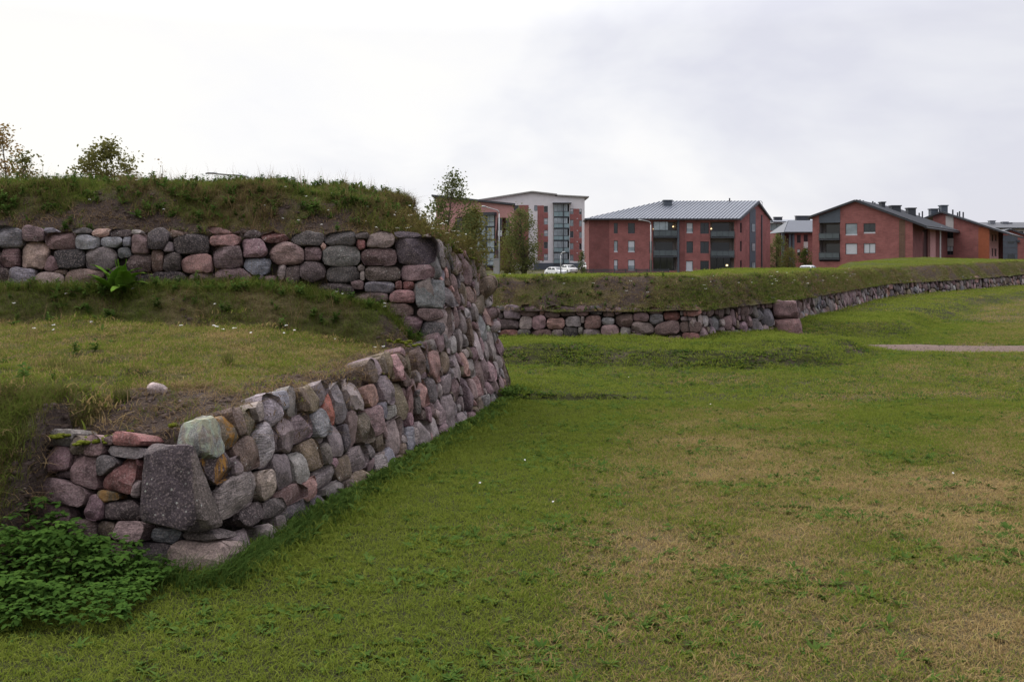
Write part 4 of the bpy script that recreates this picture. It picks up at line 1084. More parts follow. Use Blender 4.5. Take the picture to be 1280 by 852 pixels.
for q, cut in ((Q(438,233,517,690), []), (Q(588,236,639,676), []), (Q(876,262,921,680), [])):
    r = rect(f, q); MB().fbox(f, r[0], r[1], r[2], r[3], .0, .05).build('brick_panel', M['brick'], bB)
for c0, c1, rows in ((639.5, 672, [(291,336),(388,432),(482,526),(580,622)]), (847.5, 875.5, [(305,349),(401,441),(493,535),(587,629)]), (921.5, 942.5, [(307,353),(404,446),(496,539),(589,678)]), (396, 437.5, [(276, 690)])):
    for y0, y1 in rows:
        r = rect(f, Q(c0, y0, c1, y1)); MB().fbox(f, r[0], r[1], r[2], r[3], .0, .048).build('brick_panel', M['brick'], bB)
for i, r in enumerate(wr): window(bB, f, r, 'glass_sky' if i % 3 else 'glass', half=(.5, .97) if i in (1, 2, 4, 7, 12) else None)
fl = [(rect(f, Q(720, y1, 721, y1+1))[2], rect(f, Q(720, y0, 721, y0+1))[3]) for y0, y1 in ((285,325),(381,415),(478,512),(573,608),(666,698))]
bay(bB, f, byr, fl, glazed=(0, 1, 2, 3, 4), gw=.9)
r = rect(f, Q(791, 226, 797, 695)); MB().fbox(f, r[0], r[1], r[2], r[3], .4, .55).build('balcony_post', M['trim'], bB)
r = rect(f, Q(708, 212, 858, 232)); MB().fbox(f, r[0], r[1], r[2] + .3, r[3] - .1, -.1, 1.6).build('canopy', M['trim'], bB)
r = rect(f, Q(560, 695, 930, 760)); MB().fbox(f, r[0], r[1], GZ, r[3], .06, .3).build('plinth', M['panel_grey'], bB)
for y in (337, 432, 522, 612):
    r = rect(f, Q(902, y, 909, y + 8)); MB().fbox(f, r[0], r[1], r[2], r[3], .052, .12).build('wall_lamp', M['blind'], bB)
dep = 14.
bk = [(B[0] + .5, d0 + dep), (A[0] + .5, d0 + dep)]
closed_back(bB, [B, bk[0], bk[1], A], GZ, [tops[-1][1]] * 2 + [tops[0][1]] * 2, M['render_white'])
xs = [A[0] - 1.0] + [f.P(u, 0).x for u, _ in tops[1:3]] + [f.P(tops[3][0], 0).x, B[0] + 1.0]
zs = [tops[0][1] - .35] + [t[1] for t in tops[1:]]
slab(bB, [(xs[0], d0 - .6, zs[0] + .1), (xs[1], d0 - .6, zs[1] + .1), (xs[1], d0 + dep, zs[1] + .1), (xs[0], d0 + dep, zs[0] + .1)], .32, M['conc'])
slab(bB, [(xs[1] + .01, d0 - .6, zs[1] + .1), (xs[2] + .6, d0 - .6, zs[2]), (xs[2] + .6, d0 + dep, zs[2]), (xs[1] + .01, d0 + dep, zs[1] + .1)], .32, M['conc'])
slab(bB, [(xs[3] + .4, d0 - .5, zs[3] + .05), (xs[4], d0 - .5, zs[4] + .0), (xs[4], d0 + dep, zs[4]), (xs[3] + .4, d0 + dep, zs[3] + .05)], .3, M['conc'])

d0 = 218.
bA = empty('apartment_building', (X(600, 224), 226, GZ), 'pink apartment block with a dark roof edge half hidden behind the near rampart', 'apartment building')
A = (X(545, d0 + 8), d0 + 8); B = (X(641, d0), d0); f = Face(A, B)
z_l = f.uv(560, 249)[1]; z_r = f.uv(641, 257)[1]
byr = rect(f, Q(96, 306, 250, 742))
win = [Q(268,334,304,487), Q(334,336,361,487), Q(250,535,280,592), Q(-60,334,-20,487)]
wr = [rect(f, q) for q in win]
facade(bA, f, [(0, z_l + .6), (f.L, z_r)], wr + [byr], M['brick_pink'])
for r in wr: window(bA, f, r, 'glass', half=(.05, .34) if r[3] - r[2] > 4 else None, mull=1)
fl = [(rect(f, Q(120, y1, 121, y1+1))[2], rect(f, Q(120, y0, 121, y0+1))[3]) for y0, y1 in ((372,404),(476,508),(576,608),(680,712))]
bay(bA, f, byr, fl, glazed=(0, 1, 2, 3), rail='glass_sky', gw=1.)
r = rect(f, Q(180, 306, 190, 742)); MB().fbox(f, r[0], r[1], r[2], r[3], .4, .55).build('balcony_post', M['trim'], bA)
r = rect(f, Q(88, 294, 262, 314)); MB().fbox(f, r[0], r[1], r[2], r[3], -.1, 1.4).build('canopy', M['trim'], bA)
bk = [(B[0] + .3, d0 + 12), (A[0], d0 + 18)]
closed_back(bA, [B, bk[0], bk[1], A], GZ, [z_r, z_r, z_l, z_l], M['brick_pink'])
slab(bA, [(A[0] - 1, A[1] - .8, z_l + .7), (B[0] + .5, B[1] - .8, z_r + .05), (B[0] + .5, B[1] + 12, z_r + .05), (A[0] - 1, A[1] + 11, z_l + .7)], .4, M['roof_dark'])

# ---- right: gabled brick house
Q = zq(940, 230, 4.923)
bF = empty('apartment_building', (56., 160., GZ), 'two-storey red brick gable house with two square window pairs and a recessed corner balcony', 'apartment building')
A = (47.7, 158.); B = (60.4, 150.); S_ = (77., 176.); f = Face(A, B)
zl, zr = 8.45, 7.3; ua = f.uv(1070, 252)[0]; za = f.uv(1070, 252)[1]
byr = rect(f, Q(414, 238, 542, 476))
win = [Q(575,243,648,316), Q(687,243,760,304), Q(575,365,648,433), Q(687,365,760,426)]
wr = [rect(f, q) for q in win]
bu0, bu1 = rect(f, Q(905, 300, 942, 400))[:2]
facade(bF, f, [(0, zl), (ua, za), (f.L, zr)], wr + [byr], M['brick'])
for i, r in enumerate(wr): window(bF, f, r, ['glass_sky', 'glass', 'blind', 'blind'][i], sill=(i in (0, 1)), mull=1 if i in (1, 3) else 0)
r = rect(f, Q(414, 150, 543, 237)); zz = zl + (za - zl) * (r[0] / ua)
q_ = [(r[0], r[2]), (r[1], r[2]), (r[1], zl + (za-zl)*(r[1]/ua) - .12), (r[0], zz - .12)]
mb = MB(); mb.v = [tuple(f.P(u, v, w)) for w in (.0, .06) for u, v in q_]
mb.f = [(3,2,1,0), (4,5,6,7), (0,1,5,4), (1,2,6,5), (2,3,7,6), (3,0,4,7)]; mb.build('grey_panel', M['panel_grey'], bF)
fl = [(rect(f, Q(420, y1, 421, y1+1))[2], rect(f, Q(420, y0, 421, y0+1))[3]) for y0, y1 in ((304,337),(422,456))]
bay(bF, f, byr, fl, glazed=(), rail='glass_rail', depth=2.2)
MB().fbox(f, bu0, bu1, GZ, zr + .45, -.05, .045).build('brown_strip', M['brick_brown'], bF)
fs = Face(B, S_)
ent = rect(fs, Q(1050, 275, 1082, 462))
zs_ = 7.45
facade(bF, fs, [(0, zr), (fs.L, zs_)], [ent], M['brick_dark_shaded'])  # shade of the receding side is put into the brick colour
MB().fbox(fs, ent[0], ent[1], ent[2], ent[3], -.3, -.15).build('stair_window', M['glass'], bF)
r = rect(fs, Q(1083, 262, 1116, 462)); MB().fbox(fs, r[0], r[1], GZ, zr - .1, .0, .35).build('pink_panel', M['brick_pink'], bF)
p_ = fs.uv(1168, 300)[0]
MB().tube([fs.P(p_, GZ, .9), fs.P(p_, 6.6, .9), fs.P(p_ + .1, 6.95, .95), fs.P(p_ + .5, 7.15, 1.0)], .13, 6).build('downpipe', M['drain'], bF)
nb = (Vector((S_[0] - B[0], S_[1] - B[1], 0)))
Fb = (A[0] + nb.x, A[1] + nb.y)
closed_back(bF, [S_, Fb, A], GZ, [zs_, 8.5, 8.45], M['brick_dark_shaded'])
ap = f.P(ua, za); apb = ap + nb
ov = f.h * .6
L_ = Vector((A[0], A[1], zl)) - f.U * .7 - Vector((0, 0, (za - zl) / ua * .7 + .02)); R_ = Vector((B[0], B[1], zr)) + f.U * 1.9 - Vector((0, 0, (za - zr) / (f.L - ua) * 1.9 + .02))
slab(bF, [R_ + ov, ap + ov, apb, R_ + nb], .3, M['roof_dark'])
slab(bF, [ap + ov, L_ + ov, L_ + nb, apb], .3, M['roof_dark'])
mb = MB()
dR = (ap - R_); dn = nb.cross(dR).normalized(); dn = dn if dn.z > 0 else -dn
for k in range(40):
    o_ = R_ + ov + nb * (k / 40.) + dn * .3; mb.tube([o_, o_ + dR], .05, 4)
props(mb.build('roof_seam', M['roof_dark'], bF), kind='stuff')
MB().tube([R_ + ov * .5 - Vector((0,0,.0)), R_ + nb], .16, 6).build('gutter', M['trim'], bF)
for px, y0, y1, w in ((1120.5, 256.5, 268, 1.5), (1140.2, 259.5, 271, 1.3), (1104.3, 252, 259.5, .6)):
    chimney(bF, px, y0, y1 + 3, 160 + (px - 1104) * .25, w, 'trim')
for px, y0 in ((1075, 249.5), (1079, 250.5), (1091, 251.5), (1093.5, 253), (1149, 266), (1153, 264)):
    d = 158 + (px - 1075) * .2; x = X(px, d); MB().tube([(x, d, Z(y0 + 9, d)), (x, d, Z(y0, d))], .12, 6).build('vent_pipe', M['trim'], bF)

# ---- the next gable to the right, with the orange boards
Q = zq(1080, 230, 6.4); d0 = 178.
bG = empty('apartment_building', (X(1205, 184), 186, GZ), 'red brick gable house with an upright orange board panel and a white window strip', 'apartment building')
A = (X(1166, d0), d0); B = (X(1237, d0 - 6), d0 - 6); f = Face(A, B)
apx = f.uv(1178, 266); tl = f.uv(1166, 270.5)[1]; tr = f.uv(1237, 285.3)[1]
win = [Q(662,372,714,433), Q(662,498,714,566)]; wr = [rect(f, q) for q in win]
facade(bG, f, [(0, tl), apx, (f.L, tr)], wr, M['brick'])
for r in wr: window(bG, f, r, 'glass', half=(.45, .95) if r[2] < 3 else None, mull=1)
for q in (Q(654, 255, 716, 371), Q(661, 434, 715, 497)):
    r = rect(f, q); MB().fbox(f, r[0], r[1], r[2], r[3], .0, .05).build('white_panel', M['panel_pale'], bG)
r = rect(f, Q(916, 340, 1003, 602)); MB().fbox(f, r[0], r[1], GZ, tr + .2, .0, .06).build('orange_panel', M['orange'], bG)
r = rect(f, Q(735, 374, 765, 392)); MB().fbox(f, r[0], r[1], r[2], r[3], .0, .5).build('wall_lamp', M['trim'], bG)
S_ = (X(1248, d0 + 8), d0 + 8); fs = Face(B, S_)
sw = [rect(fs, Q(x0, y0, x1, y1)) for x0, y0, x1, y1 in ((1022,400,1034,460), (1046,400,1062,458), (1022,512,1034,580), (1044,515,1060,578))]
sw = [r for r in sw if r[0] > .1 and r[1] < fs.L - .1]
facade(bG, fs, [(0, tr), (fs.L, tr)], sw, M['brick_pink'])
for r in sw: window(bG, fs, r, 'glass')
nb = Vector((S_[0] - B[0], S_[1] - B[1], 0)) * 1.6
closed_back(bG, [(B[0] + nb.x, B[1] + nb.y), (A[0] + nb.x, A[1] + nb.y), A], GZ, [tr, tl, tl], M['brick_dark_shaded'])
ap = f.P(*apx); L_ = Vector((A[0], A[1], tl)) - f.U * 2.4 - Vector((0, 0, (apx[1] - tl) / apx[0] * 2.4 + .02)); R_ = f.P(f.L, tr) + f.U * 3.6 - Vector((0, 0, (apx[1] - tr) / (f.L - apx[0]) * 3.6 + .02)); ov = f.h * .7
slab(bG, [R_ + ov, ap + ov, ap + nb, R_ + nb], .3, M['roof_dark']); slab(bG, [ap + ov, L_ + ov, L_ + nb, ap + nb], .3, M['roof_dark'])
chimney(bG, 1180.8, 256.2, 270, d0 + 3, 1.15, 'panel_grey'); chimney(bG, 1168.4, 260.6, 272, d0 + 4, 1.3, 'panel_grey')
for px, y0, y1 in ((1191, 262, 268), (1197, 265.5, 269), (1199.5, 264, 269.5), (1204, 265, 271)):
    d = d0 + 2; x = X(px, d); MB().tube([(x, d, Z(y1 + 2, d)), (x, d, Z(y0, d))], .13, 6).build('vent_pipe', M['trim'], bG)
# ---- grey-panelled house at the right edge
d0 = 205.
bH = empty('apartment_building', (X(1275, 210), 212, GZ), 'brick house with a blue-grey panelled front at the right edge behind the orange-panelled gable', 'apartment building')
A = (X(1246, d0), d0); B = (X(1330, d0 - 4), d0 - 4); f = Face(A, B)
t0 = f.uv(1250, 290)[1]; apx = f.uv(1263, 287.5)
facade(bH, f, [(0, t0 - .6), apx, (f.L, f.uv(1330, 312)[1])], [], M['brick'])
r = rect(f, Q(1078, 385, 1228, 605))
for k in range(6):
    h_ = (t0 - .7 - GZ) / 6; MB().fbox(f, r[0], r[1], GZ + k * h_ + .02, GZ + (k + 1) * h_ - .02, .0, .06).build('grey_panel', M['panel_grey'], bH)
for q in (Q(1150, 458, 1200, 476), Q(1150, 562, 1205, 598)):
    r = rect(f, q); MB().fbox(f, r[0], r[1], r[2], r[3], .061, .1).build('window', M['glass'], bH)
r = rect(f, Q(1222, 448, 1245, 466)); MB().fbox(f, r[0], r[1], r[2], r[3], .0, .6).build('wall_lamp', M['trim'], bH)
ap = f.P(*apx); R_ = f.P(f.L, f.uv(1330, 312)[1]); L_ = f.P(0, t0 - .6); nb = Vector((3, 14, 0)); ov = f.h * .6
closed_back(bH, [B, (B[0] + 3, B[1] + 14), (A[0] + 3, A[1] + 14), A], GZ, [R_.z, R_.z, L_.z, L_.z], M['brick_dark_shaded'])
slab(bH, [R_ + ov, ap + ov, ap + nb, R_ + nb], .3, M['roof_dark']); slab(bH, [ap + ov, L_ + ov, L_ + nb, ap + nb], .3, M['roof_dark'])
# ---- long pale-roofed house far behind
d0 = 262.
bI = empty('apartment_building', (X(1262, 268), 270, GZ), 'distant grey house with a long dark roof behind the right-hand gables', 'apartment building')
A = (X(1222, d0), d0); B = (X(1345, d0), d0); f = Face(A, B); zt = f.uv(1250, 286)[1]
facade(bI, f, [(0, zt), (f.L, zt)], [rect(f, (x, 289, x + 5, 295)) for x in range(1262, 1330, 12)], M['panel_pale'])
for x in range(1262, 1330, 12): window(bI, f, rect(f, (x, 289, x + 5, 295)), 'glass')
closed_back(bI, [B, (B[0], d0 + 14), (A[0], d0 + 14), A], GZ, [zt] * 4, M['panel_pale'])
zr = f.uv(1250, 278)[1]
slab(bI, [(A[0]-1, d0-1, zt), (B[0]+1, d0-1, zt), (B[0]+1, d0+7, zr), (A[0]-1, d0+7, zr)], .3, M['roof_dark'])
slab(bI, [(A[0]-1, d0+7.01, zr), (B[0]+1, d0+7.01, zr), (B[0]+1, d0+15, zt), (A[0]-1, d0+15, zt)], .3, M['roof_dark'])
for px, y0 in ((1241, 275.5), (1257, 277), (1262, 278), (1270, 280)): chimney(bI, px, y0, 287, d0 + 5, 1.4, 'roof_grey')

# ---- pink block seen through the gap, and the low house before it
Q = zq(940, 230, 4.923); d0 = 250.
bD = empty('apartment_building', (X(985, 256), 258, GZ), 'pink block with a glazed top floor seen through the gap between two brick houses', 'apartment building')
A = (X(955, d0), d0); B = (X(1030, d0), d0); f = Face(A, B); zt = f.uv(985, 278.5)[1]
gl = rect(f, Q(92, 242, 400, 288))
win = [Q(98,320,116,348), Q(98,374,118,408), Q(146,312,182,344), Q(146,372,182,392)] + [Q(210 + 30*k, 320, 228 + 30*k, 350) for k in range(3)]
wr = [rect(f, q) for q in win]
facade(bD, f, [(0, zt), (f.L, zt)], wr + [gl], M['brick_pink'])
for r in wr: window(bD, f, r, 'glass')
window(bD, f, gl, 'glass_sky', mull=9, name='glazed_storey')
closed_back(bD, [B, (B[0], d0 + 12), (A[0], d0 + 12), A], GZ, [zt] * 4, M['brick_pink'])
slab(bD, [(A[0]-1, d0-1.2, zt), (B[0]+1, d0-1.2, zt), (B[0]+1, d0+13, zt + 1.0), (A[0]-1, d0+13, zt + 1.0)], .35, M['roof_grey'])
chimney(bD, 973, 271, 279, d0 + 6, 2.0, 'roof_dark'); chimney(bD, 1004, 269.5, 280, d0 + 6, 3.6, 'roof_dark')
d0 = 190.
bE = empty('row_house', (X(1000, 195), 196, GZ), 'small brick house with low grey roof left of the gable house', 'house')
A = (X(975, d0), d0); B = (X(1030, d0), d0); f = Face(A, B); ze = f.uv(1000, 291)[1]; zr = f.uv(1000, 275.5)[1]
win = [Q(276,312,300,362), Q(318,310,344,354), Q(320,396,344,440), Q(278,400,298,440)]; wr = [rect(f, q) for q in win]
facade(bE, f, [(rect(f, Q(262, 300, 263, 301))[0], ze), (f.L, ze)], wr, M['brick'], u0=rect(f, Q(262, 300, 263, 301))[0])
for r in wr: window(bE, f, r, 'glass', half=(.5, .95) if r[2] < 4 else None)
r = rect(f, Q(318, 356, 344, 395)); MB().fbox(f, r[0], r[1], r[2], r[3], .0, .05).build('pale_panel', M['panel_pale'], bE)
u_ = rect(f, Q(262, 300, 263, 301))[0]
MB().fbox(f, 0.6, u_, GZ, ze, -3.0, -2.6).build('porch_wall', M['brick_dark_shaded'], bE)
for q in (Q(184, 300, 200, 480), Q(230, 300, 242, 480), Q(250, 300, 262, 480)):
    r = rect(f, q); MB().fbox(f, r[0], r[1], GZ, ze - .05, -.35, -.02).build('porch_post', M['panel_grey'], bE)
closed_back(bE, [B, (B[0], d0 + 9), (A[0], d0 + 9), (A[0], d0 + 3)], GZ, [ze] * 4, M['brick_dark_shaded'])
xa = X(979, d0); xb = B[0] + .5; xr = X(994, d0)
rf = slab(bE, [(xa, d0 - .8, ze), (xb, d0 - .8, ze), (xb, d0 + 4.5, zr), (xr, d0 + 4.5, zr)], .2, M['roof_mid'])
slab(bE, [(xr, d0 + 4.51, zr), (xb, d0 + 4.51, zr), (xb, d0 + 10, ze), (xa, d0 + 10, ze)], .2, M['roof_mid'])
slab(bE, [(xa, d0 - .8, ze), (xr, d0 + 4.5, zr), (xa, d0 + 10, ze)], .19, M['roof_mid'])

# ------------------------------------------------------------------ street furniture and cars
def street_lamp(px, d, ytop, pxa, label, yarm=None, z0=-.6, hs=1.):
    x = X(px, d); xa = X(pxa, d); zt = Z(ytop, d); za = Z(yarm if yarm else ytop, d)
    t = empty('street_lamp', (x, d, z0), label, 'street lamp', 'street lamps')
    r = abs(xa - x); k = .5 * min(1., r); sg = 1 if xa > x else -1
    MB().tube([(x, d, z0), (x, d, (z0 + zt) / 2), (x, d, zt - k)], [.10, .085, .065], 8).build('pole', M['metal'], t, True)
    MB().tube([(x, d, zt - k), (x + sg*k*.12, d, zt - k*.5), (x + sg*k*.45, d, zt - k*.12), (x + sg*k, d, zt), (xa - sg*.5, d, za + .0)], [.065, .06, .055, .05, .045], 8).build('arm', M['metal'], t, True)
    MB().tube([(xa - sg*.55, d, za - .01), (xa - sg*.4, d, za + .03), (xa - sg*.1, d, za + .04), (xa, d, za)], [.05, .10 * hs, .10 * hs, .04], 8).build('lamp_head', M['metal'], t, True)
    return t
street_lamp(813.5, 140, 276.5, 798, 'street lamp with its arm bent left, in front of the zinc-roofed brick block', 275.2)
street_lamp(624, 122, 262, 602, 'street lamp standing between the pink block and the columnar tree', 258.5)
street_lamp(701, 150, 316, 707, 'short street lamp in front of the white tower', 315.5)
street_lamp(316, 46, 219.5, 257, 'street lamp of which only the long arm shows above the near rampart', 217.2, .0, .55)
street_lamp(953, 190, 251, 945, 'street lamp whose bent top rises behind the right gable of the zinc-roofed block', 252.5)
t = empty('utility_cabinet', (X(620.5, 118), 118, -.6), 'pale grey utility cabinet at the foot of the left street lamp', 'utility cabinet')
mb = MB(); x = X(620.5, 118); mb.box(x - .36, x + .36, 117.8, 118.2, -.6, 1.75); mb.build('cabinet_body', M['metal'], t)
MB().box(x - .42, x + .42, 117.72, 118.28, 1.75, 1.84).build('lid', M['metal'], t); MB().box(x - .3, x + .3, 117.77, 117.79, -.3, 1.6).build('door', M['conc'], t)
def fence(x0, x1, y, z0, h):
    t = empty('fence', ((x0 + x1) / 2, y, z0), 'low dark board fence along the foot of the zinc-roofed brick block', 'fence')
    n = 9
    for k in range(n): x = x0 + (x1 - x0) * k / (n - 1); MB().box(x - .06, x + .06, y + .02, y + .14, z0, z0 + h + .06).build('post', M['trim'], t)
    for k in range(4): MB().box(x0, x1, y - .02, y + .018, z0 + .1 + k * h / 4, z0 + (k + 1) * h / 4).build('board', M['trim'], t)
fence(X(728, 148), X(836, 148), 148., -.65, .95)
def car(px, d, rz, label, L=4.1, z0=-.62, kind='car'):
    x = X(px, d)
    t = empty('parked_car', (x, d, z0), label, kind, 'parked cars', rz)
    W_ = 1.72; H_ = 1.46
    def loft(secs, name, m, par=t):
        v, f_ = [], []
        for (xx, y0, z0_, z1_, wb, wt) in secs: v += [(xx, -wb/2, z0_), (xx, wb/2, z0_), (xx, wt/2, z1_), (xx, -wt/2, z1_)]
        n = len(secs)
        for i in range(n - 1):
            for k in range(4): f_.append((4*i + k, 4*i + (k+1) % 4, 4*i + 4 + (k+1) % 4, 4*i + 4 + k))
        f_ += [(3, 2, 1, 0), tuple(4*(n-1) + k for k in range(4))]
        me = bpy.data.meshes.new(name); me.from_pydata(v, [], f_)
        bm = bmesh.new(); bm.from_mesh(me); bmesh.ops.recalc_face_normals(bm, faces=bm.faces); bm.to_mesh(me); bm.free()
        o = link(name, me, m, par)
        if par is t:
            md = o.modifiers.new('bevel', 'BEVEL'); md.width = .05; md.segments = 2
        return o
    h = L / 2
    loft([(-h, 0, .35, .75, W_*.86, W_*.8), (-h + .15, 0, .22, .86, W_*.97, W_*.92), (-h + 1.0, 0, .2, .95, W_, W_*.94), (h*.5, 0, .2, .96, W_, W_*.94), (h - .12, 0, .22, .92, W_*.97, W_*.9), (h, 0, .38, .8, W_*.88, W_*.82)], 'body', M['car_white'])
    cab = loft([(-h + .85, 0, .9, .98, W_*.9, W_*.88), (-h + 1.55, 0, .92, H_ - .04, W_*.9, W_*.72), (h*.3, 0, .92, H_, W_*.9, W_*.72), (h - .75, 0, .92, H_ - .1, W_*.9, W_*.70), (h - .3, 0, .9, 1.0, W_*.88, W_*.84)], 'cabin', M['car_white'])
    wins = [(-h + 1.35, h*.05), (h*.08, h*.62)]
    for s_ in (-1, 1):
        for a, b in wins:
            def yy(z): return s_ * (W_ * (.45 - (z - .92) / (H_ - .92) * .09) + .012)
            mb = MB(); z0_, z1_ = 1.0, H_ - .12
            mb.v = [(a - .1, yy(z0_), z0_), (b, yy(z0_), z0_), (b - .02, yy(z1_), z1_), (a + .2, yy(z1_), z1_), (a - .1, yy(z0_) - s_*.03, z0_), (b, yy(z0_) - s_*.03, z0_), (b - .02, yy(z1_) - s_*.03, z1_), (a + .2, yy(z1_) - s_*.03, z1_)]
            mb.f = [(0,1,2,3), (7,6,5,4), (0,4,5,1), (1,5,6,2), (2,6,7,3), (3,7,4,0)]
            me = bpy.data.meshes.new('side_window'); me.from_pydata(mb.v, [], mb.f); link('side_window', me, M['glass'], t)
    for (xa, za, xb, zb, nm) in ((-h + .95, 1.02, -h + 1.5, H_ - .1, 'windscreen'), (h - .34, 1.04, h - .70, H_ - .16, 'rear_window')):
        e = -.02 if xa < 0 else .02
        v = [(xa + e, -W_*.40, za + .02), (xa + e, W_*.40, za + .02), (xb + e, W_*.33, zb + .02), (xb + e, -W_*.33, zb + .02)]; v += [(p[0] - e*2, p[1], p[2] - .04) for p in v]
        me = bpy.data.meshes.new(nm); me.from_pydata(v, [], [(0,1,2,3), (7,6,5,4), (0,4,5,1), (1,5,6,2), (2,6,7,3), (3,7,4,0)]); link(nm, me, M['glass'], t)
    for xx in (-h + .78, h - .78):
        for s_ in (-1, 1):
            mb = MB(); mb.tube([(xx, s_*.68, .31), (xx, s_*.87, .31)], .31, 16); me = bpy.data.meshes.new('wheel'); me.from_pydata(mb.v, [], mb.f); w = link('wheel', me, M['tyre'], t)
            mb = MB(); mb.tube([(xx, s_*.86, .31), (xx, s_*.885, .31)], .19, 12); me = bpy.data.meshes.new('rim'); me.from_pydata(mb.v, [], mb.f); link('rim', me, M['metal'], w)
    for s_ in (-1, 1):
        mb = MB(); mb.box(-h - .012, -h + .1, s_*.52 - .16, s_*.52 + .16, .58, .72); me = bpy.data.meshes.new('headlight'); me.from_pydata(mb.v, [], mb.f); link('headlight', me, M['glass_sky'], t)
    return t
car(694.5, 163, 2.2, 'white parked car in front of the tower, nearer the tree', z0=-.95)
car(711, 168, 1.95, 'white parked car in front of the tower, beside the short street lamp', z0=-.60)
car(1009, 120, 1.0, 'white parked car with only its roof showing over the grass by the gable house', z0=-.45)
car(734, 172, 1.3, 'white van half hidden by the left end of the zinc-roofed brick block', L=4.6, z0=-.2, kind='van')

# ------------------------------------------------------------------ trees
def leafm(name, a, b, tr=.35): return leaf_material(name, a, b, trans=tr)
M['leaf_olive'] = leafm('olive_leaves', (.09, .10, .03), (.20, .18, .06), .45); M['leaf_dark'] = leafm('dark_leaves', (.075, .095, .035), (.16, .17, .06), .42)
M['leaf_orange'] = leafm('autumn_leaves', (.28, .15, .06), (.20, .16, .06), .5); M['leaf_green'] = leafm('fresh_leaves', (.05, .075, .02), (.09, .12, .03))
def tree(label, x, y, z0, h, prof, n, per, ls, leaf, name='tree', spread=.22, trunk_r=.07, base=.15, group=None, flat=1.0, lean=0.):
    """trunk with limbs to every leaf clump; prof(t) is the crown's half-width at height share t"""
    t = empty(name, (x, y, z0), label, name.replace('_', ' ') if name in ('tree',) else 'shrub', group)
    R = random.Random(int(x * 100 + y)); tr = MB()
    def axis(s_): return Vector((x + lean * s_ * h + .04 * h * math.sin(3 * s_ + x), y, z0 + s_ * h))
    tr.tube([axis(s_ / 6 * .94) for s_ in range(7)], [trunk_r * (1 - s_ / 6.6) for s_ in range(7)], 7)
    LV = []; 
    for k in range(n):
        s_ = base + (1 - base) * ((k + R.random()) / n); w = prof(s_)
        a = R.uniform(0, 6.28); r = w * (.25 + .75 * math.sqrt(R.random()))
        c = axis(s_) + Vector((math.cos(a) * r, math.sin(a) * r * flat, R.uniform(-.03, .03) * h))
        st = axis(max(.04, s_ - .10 - .25 * r / h)); midp = (st + c) / 2 + Vector((0, 0, -.06 * r))
        tr.tube([st, midp, c], [trunk_r * .30 * (1.1 - s_), trunk_r * .2 * (1.1 - s_) + .002, .002], 4, False)
        sp = spread * (.7 + .6 * R.random())
        for _ in range(int(per * R.uniform(.5, 1.4))):
            q = c + Vector((R.gauss(0, sp), R.gauss(0, sp), R.gauss(0, sp * .8)))
            LV.append((q, R))
    v = []; f_ = []
    for q, R in LV:
        L = ls * R.uniform(.6, 1.3); d1 = Vector((R.gauss(0, 1), R.gauss(0, 1), R.gauss(-.2, .6))).normalized(); d2 = d1.cross(Vector((R.gauss(0, 1), R.gauss(0, 1), R.gauss(0, 1)))).normalized()
        b = len(v); v += [tuple(q), tuple(q + d1*L*.5 + d2*L*.32), tuple(q + d1*L), tuple(q + d1*L*.5 - d2*L*.32)]; f_.append((b, b+1, b+2, b+3))
    tr.build('trunk', M['bark'], t, True, False)
    me = bpy.data.meshes.new('crown'); me.from_pydata([(a - x, b_ - y, c - z0) for a, b_, c in v], [], f_); link('crown', me, M[leaf], t)
    return t
bump = lambda c, w, k=2.: (lambda s_: w * max(.06, 1 - abs((s_ - c) / (1 - c if s_ > c else c)) ** k))
tree('sparse reddish birch at the left edge behind the near rampart', X(2, 24), 24, 0, 4.85, bump(.62, .75), 80, 46, .075, 'leaf_orange', spread=.11)
tree('small dark shrub behind the rampart beside the reddish birch', X(36, 23), 23, 0, 4.15, bump(.8, .40), 60, 50, .07, 'leaf_olive', spread=.10, name='shrub')
tree('round olive bush rising behind the middle of the near rampart', X(139, 24), 24, 0, 4.42, bump(.80, .68, 3.), 190, 60, .08, 'leaf_olive', spread=.11)
tree('low green sapling showing over the rampart left of the olive bush', X(70, 17), 17, 0, 3.22, bump(.85, .22), 12, 12, .05, 'leaf_green', spread=.06, name='shrub')
tree('thin dry sapling showing over the rampart right of the olive bush', X(209, 15), 15, 0, 3.14, bump(.9, .16), 12, 8, .045, 'leaf_orange', spread=.05, name='shrub')
tree('dark alder rising behind the end of the near rampart', X(560, 30), 30, 0, 4.15, bump(.42, 1.0, 2.2), 130, 40, .085, 'leaf_dark', spread=.13, base=.2)
tree('drooping olive tree beside the alder behind the rampart nose', X(588, 31), 31, 0, 3.2, bump(.55, .52, 2.2), 110, 60, .08, 'leaf_olive', spread=.13, base=.2)
tree('dark columnar tree in front of the white tower', X(652, 125), 125, -.6, 8.55, bump(.66, 1.95, 3.), 110, 46, .24, 'leaf_dark', spread=.42, trunk_r=.38, base=.12)
tree('spreading low tree at the foot of the columnar tree', X(637, 128), 128, -.6, 5.2, bump(.55, 2.0, 2.), 70, 45, .24, 'leaf_olive', spread=.42, trunk_r=.2, base=.08)
tree('small pointed conifer at the left corner of the zinc-roofed block', X(727.5, 140), 140, -.6, 3.35, lambda s_: .75 * (1.05 - s_), 46, 34, .15, 'leaf_dark', spread=.16, base=.05)
tree('dark tree strip between the tower and the zinc-roofed block', X(736, 262), 262, -.8, 11.3, bump(.5, 2.2), 90, 60, .34, 'leaf_dark', spread=.6, trunk_r=.3)
tree('green shrub at the right end of the zinc-roofed block', X(972, 178), 178, -.8, 6.6, bump(.4, 2.1), 80, 50, .24, 'leaf_dark', spread=.4, trunk_r=.15, base=.05, name='shrub')
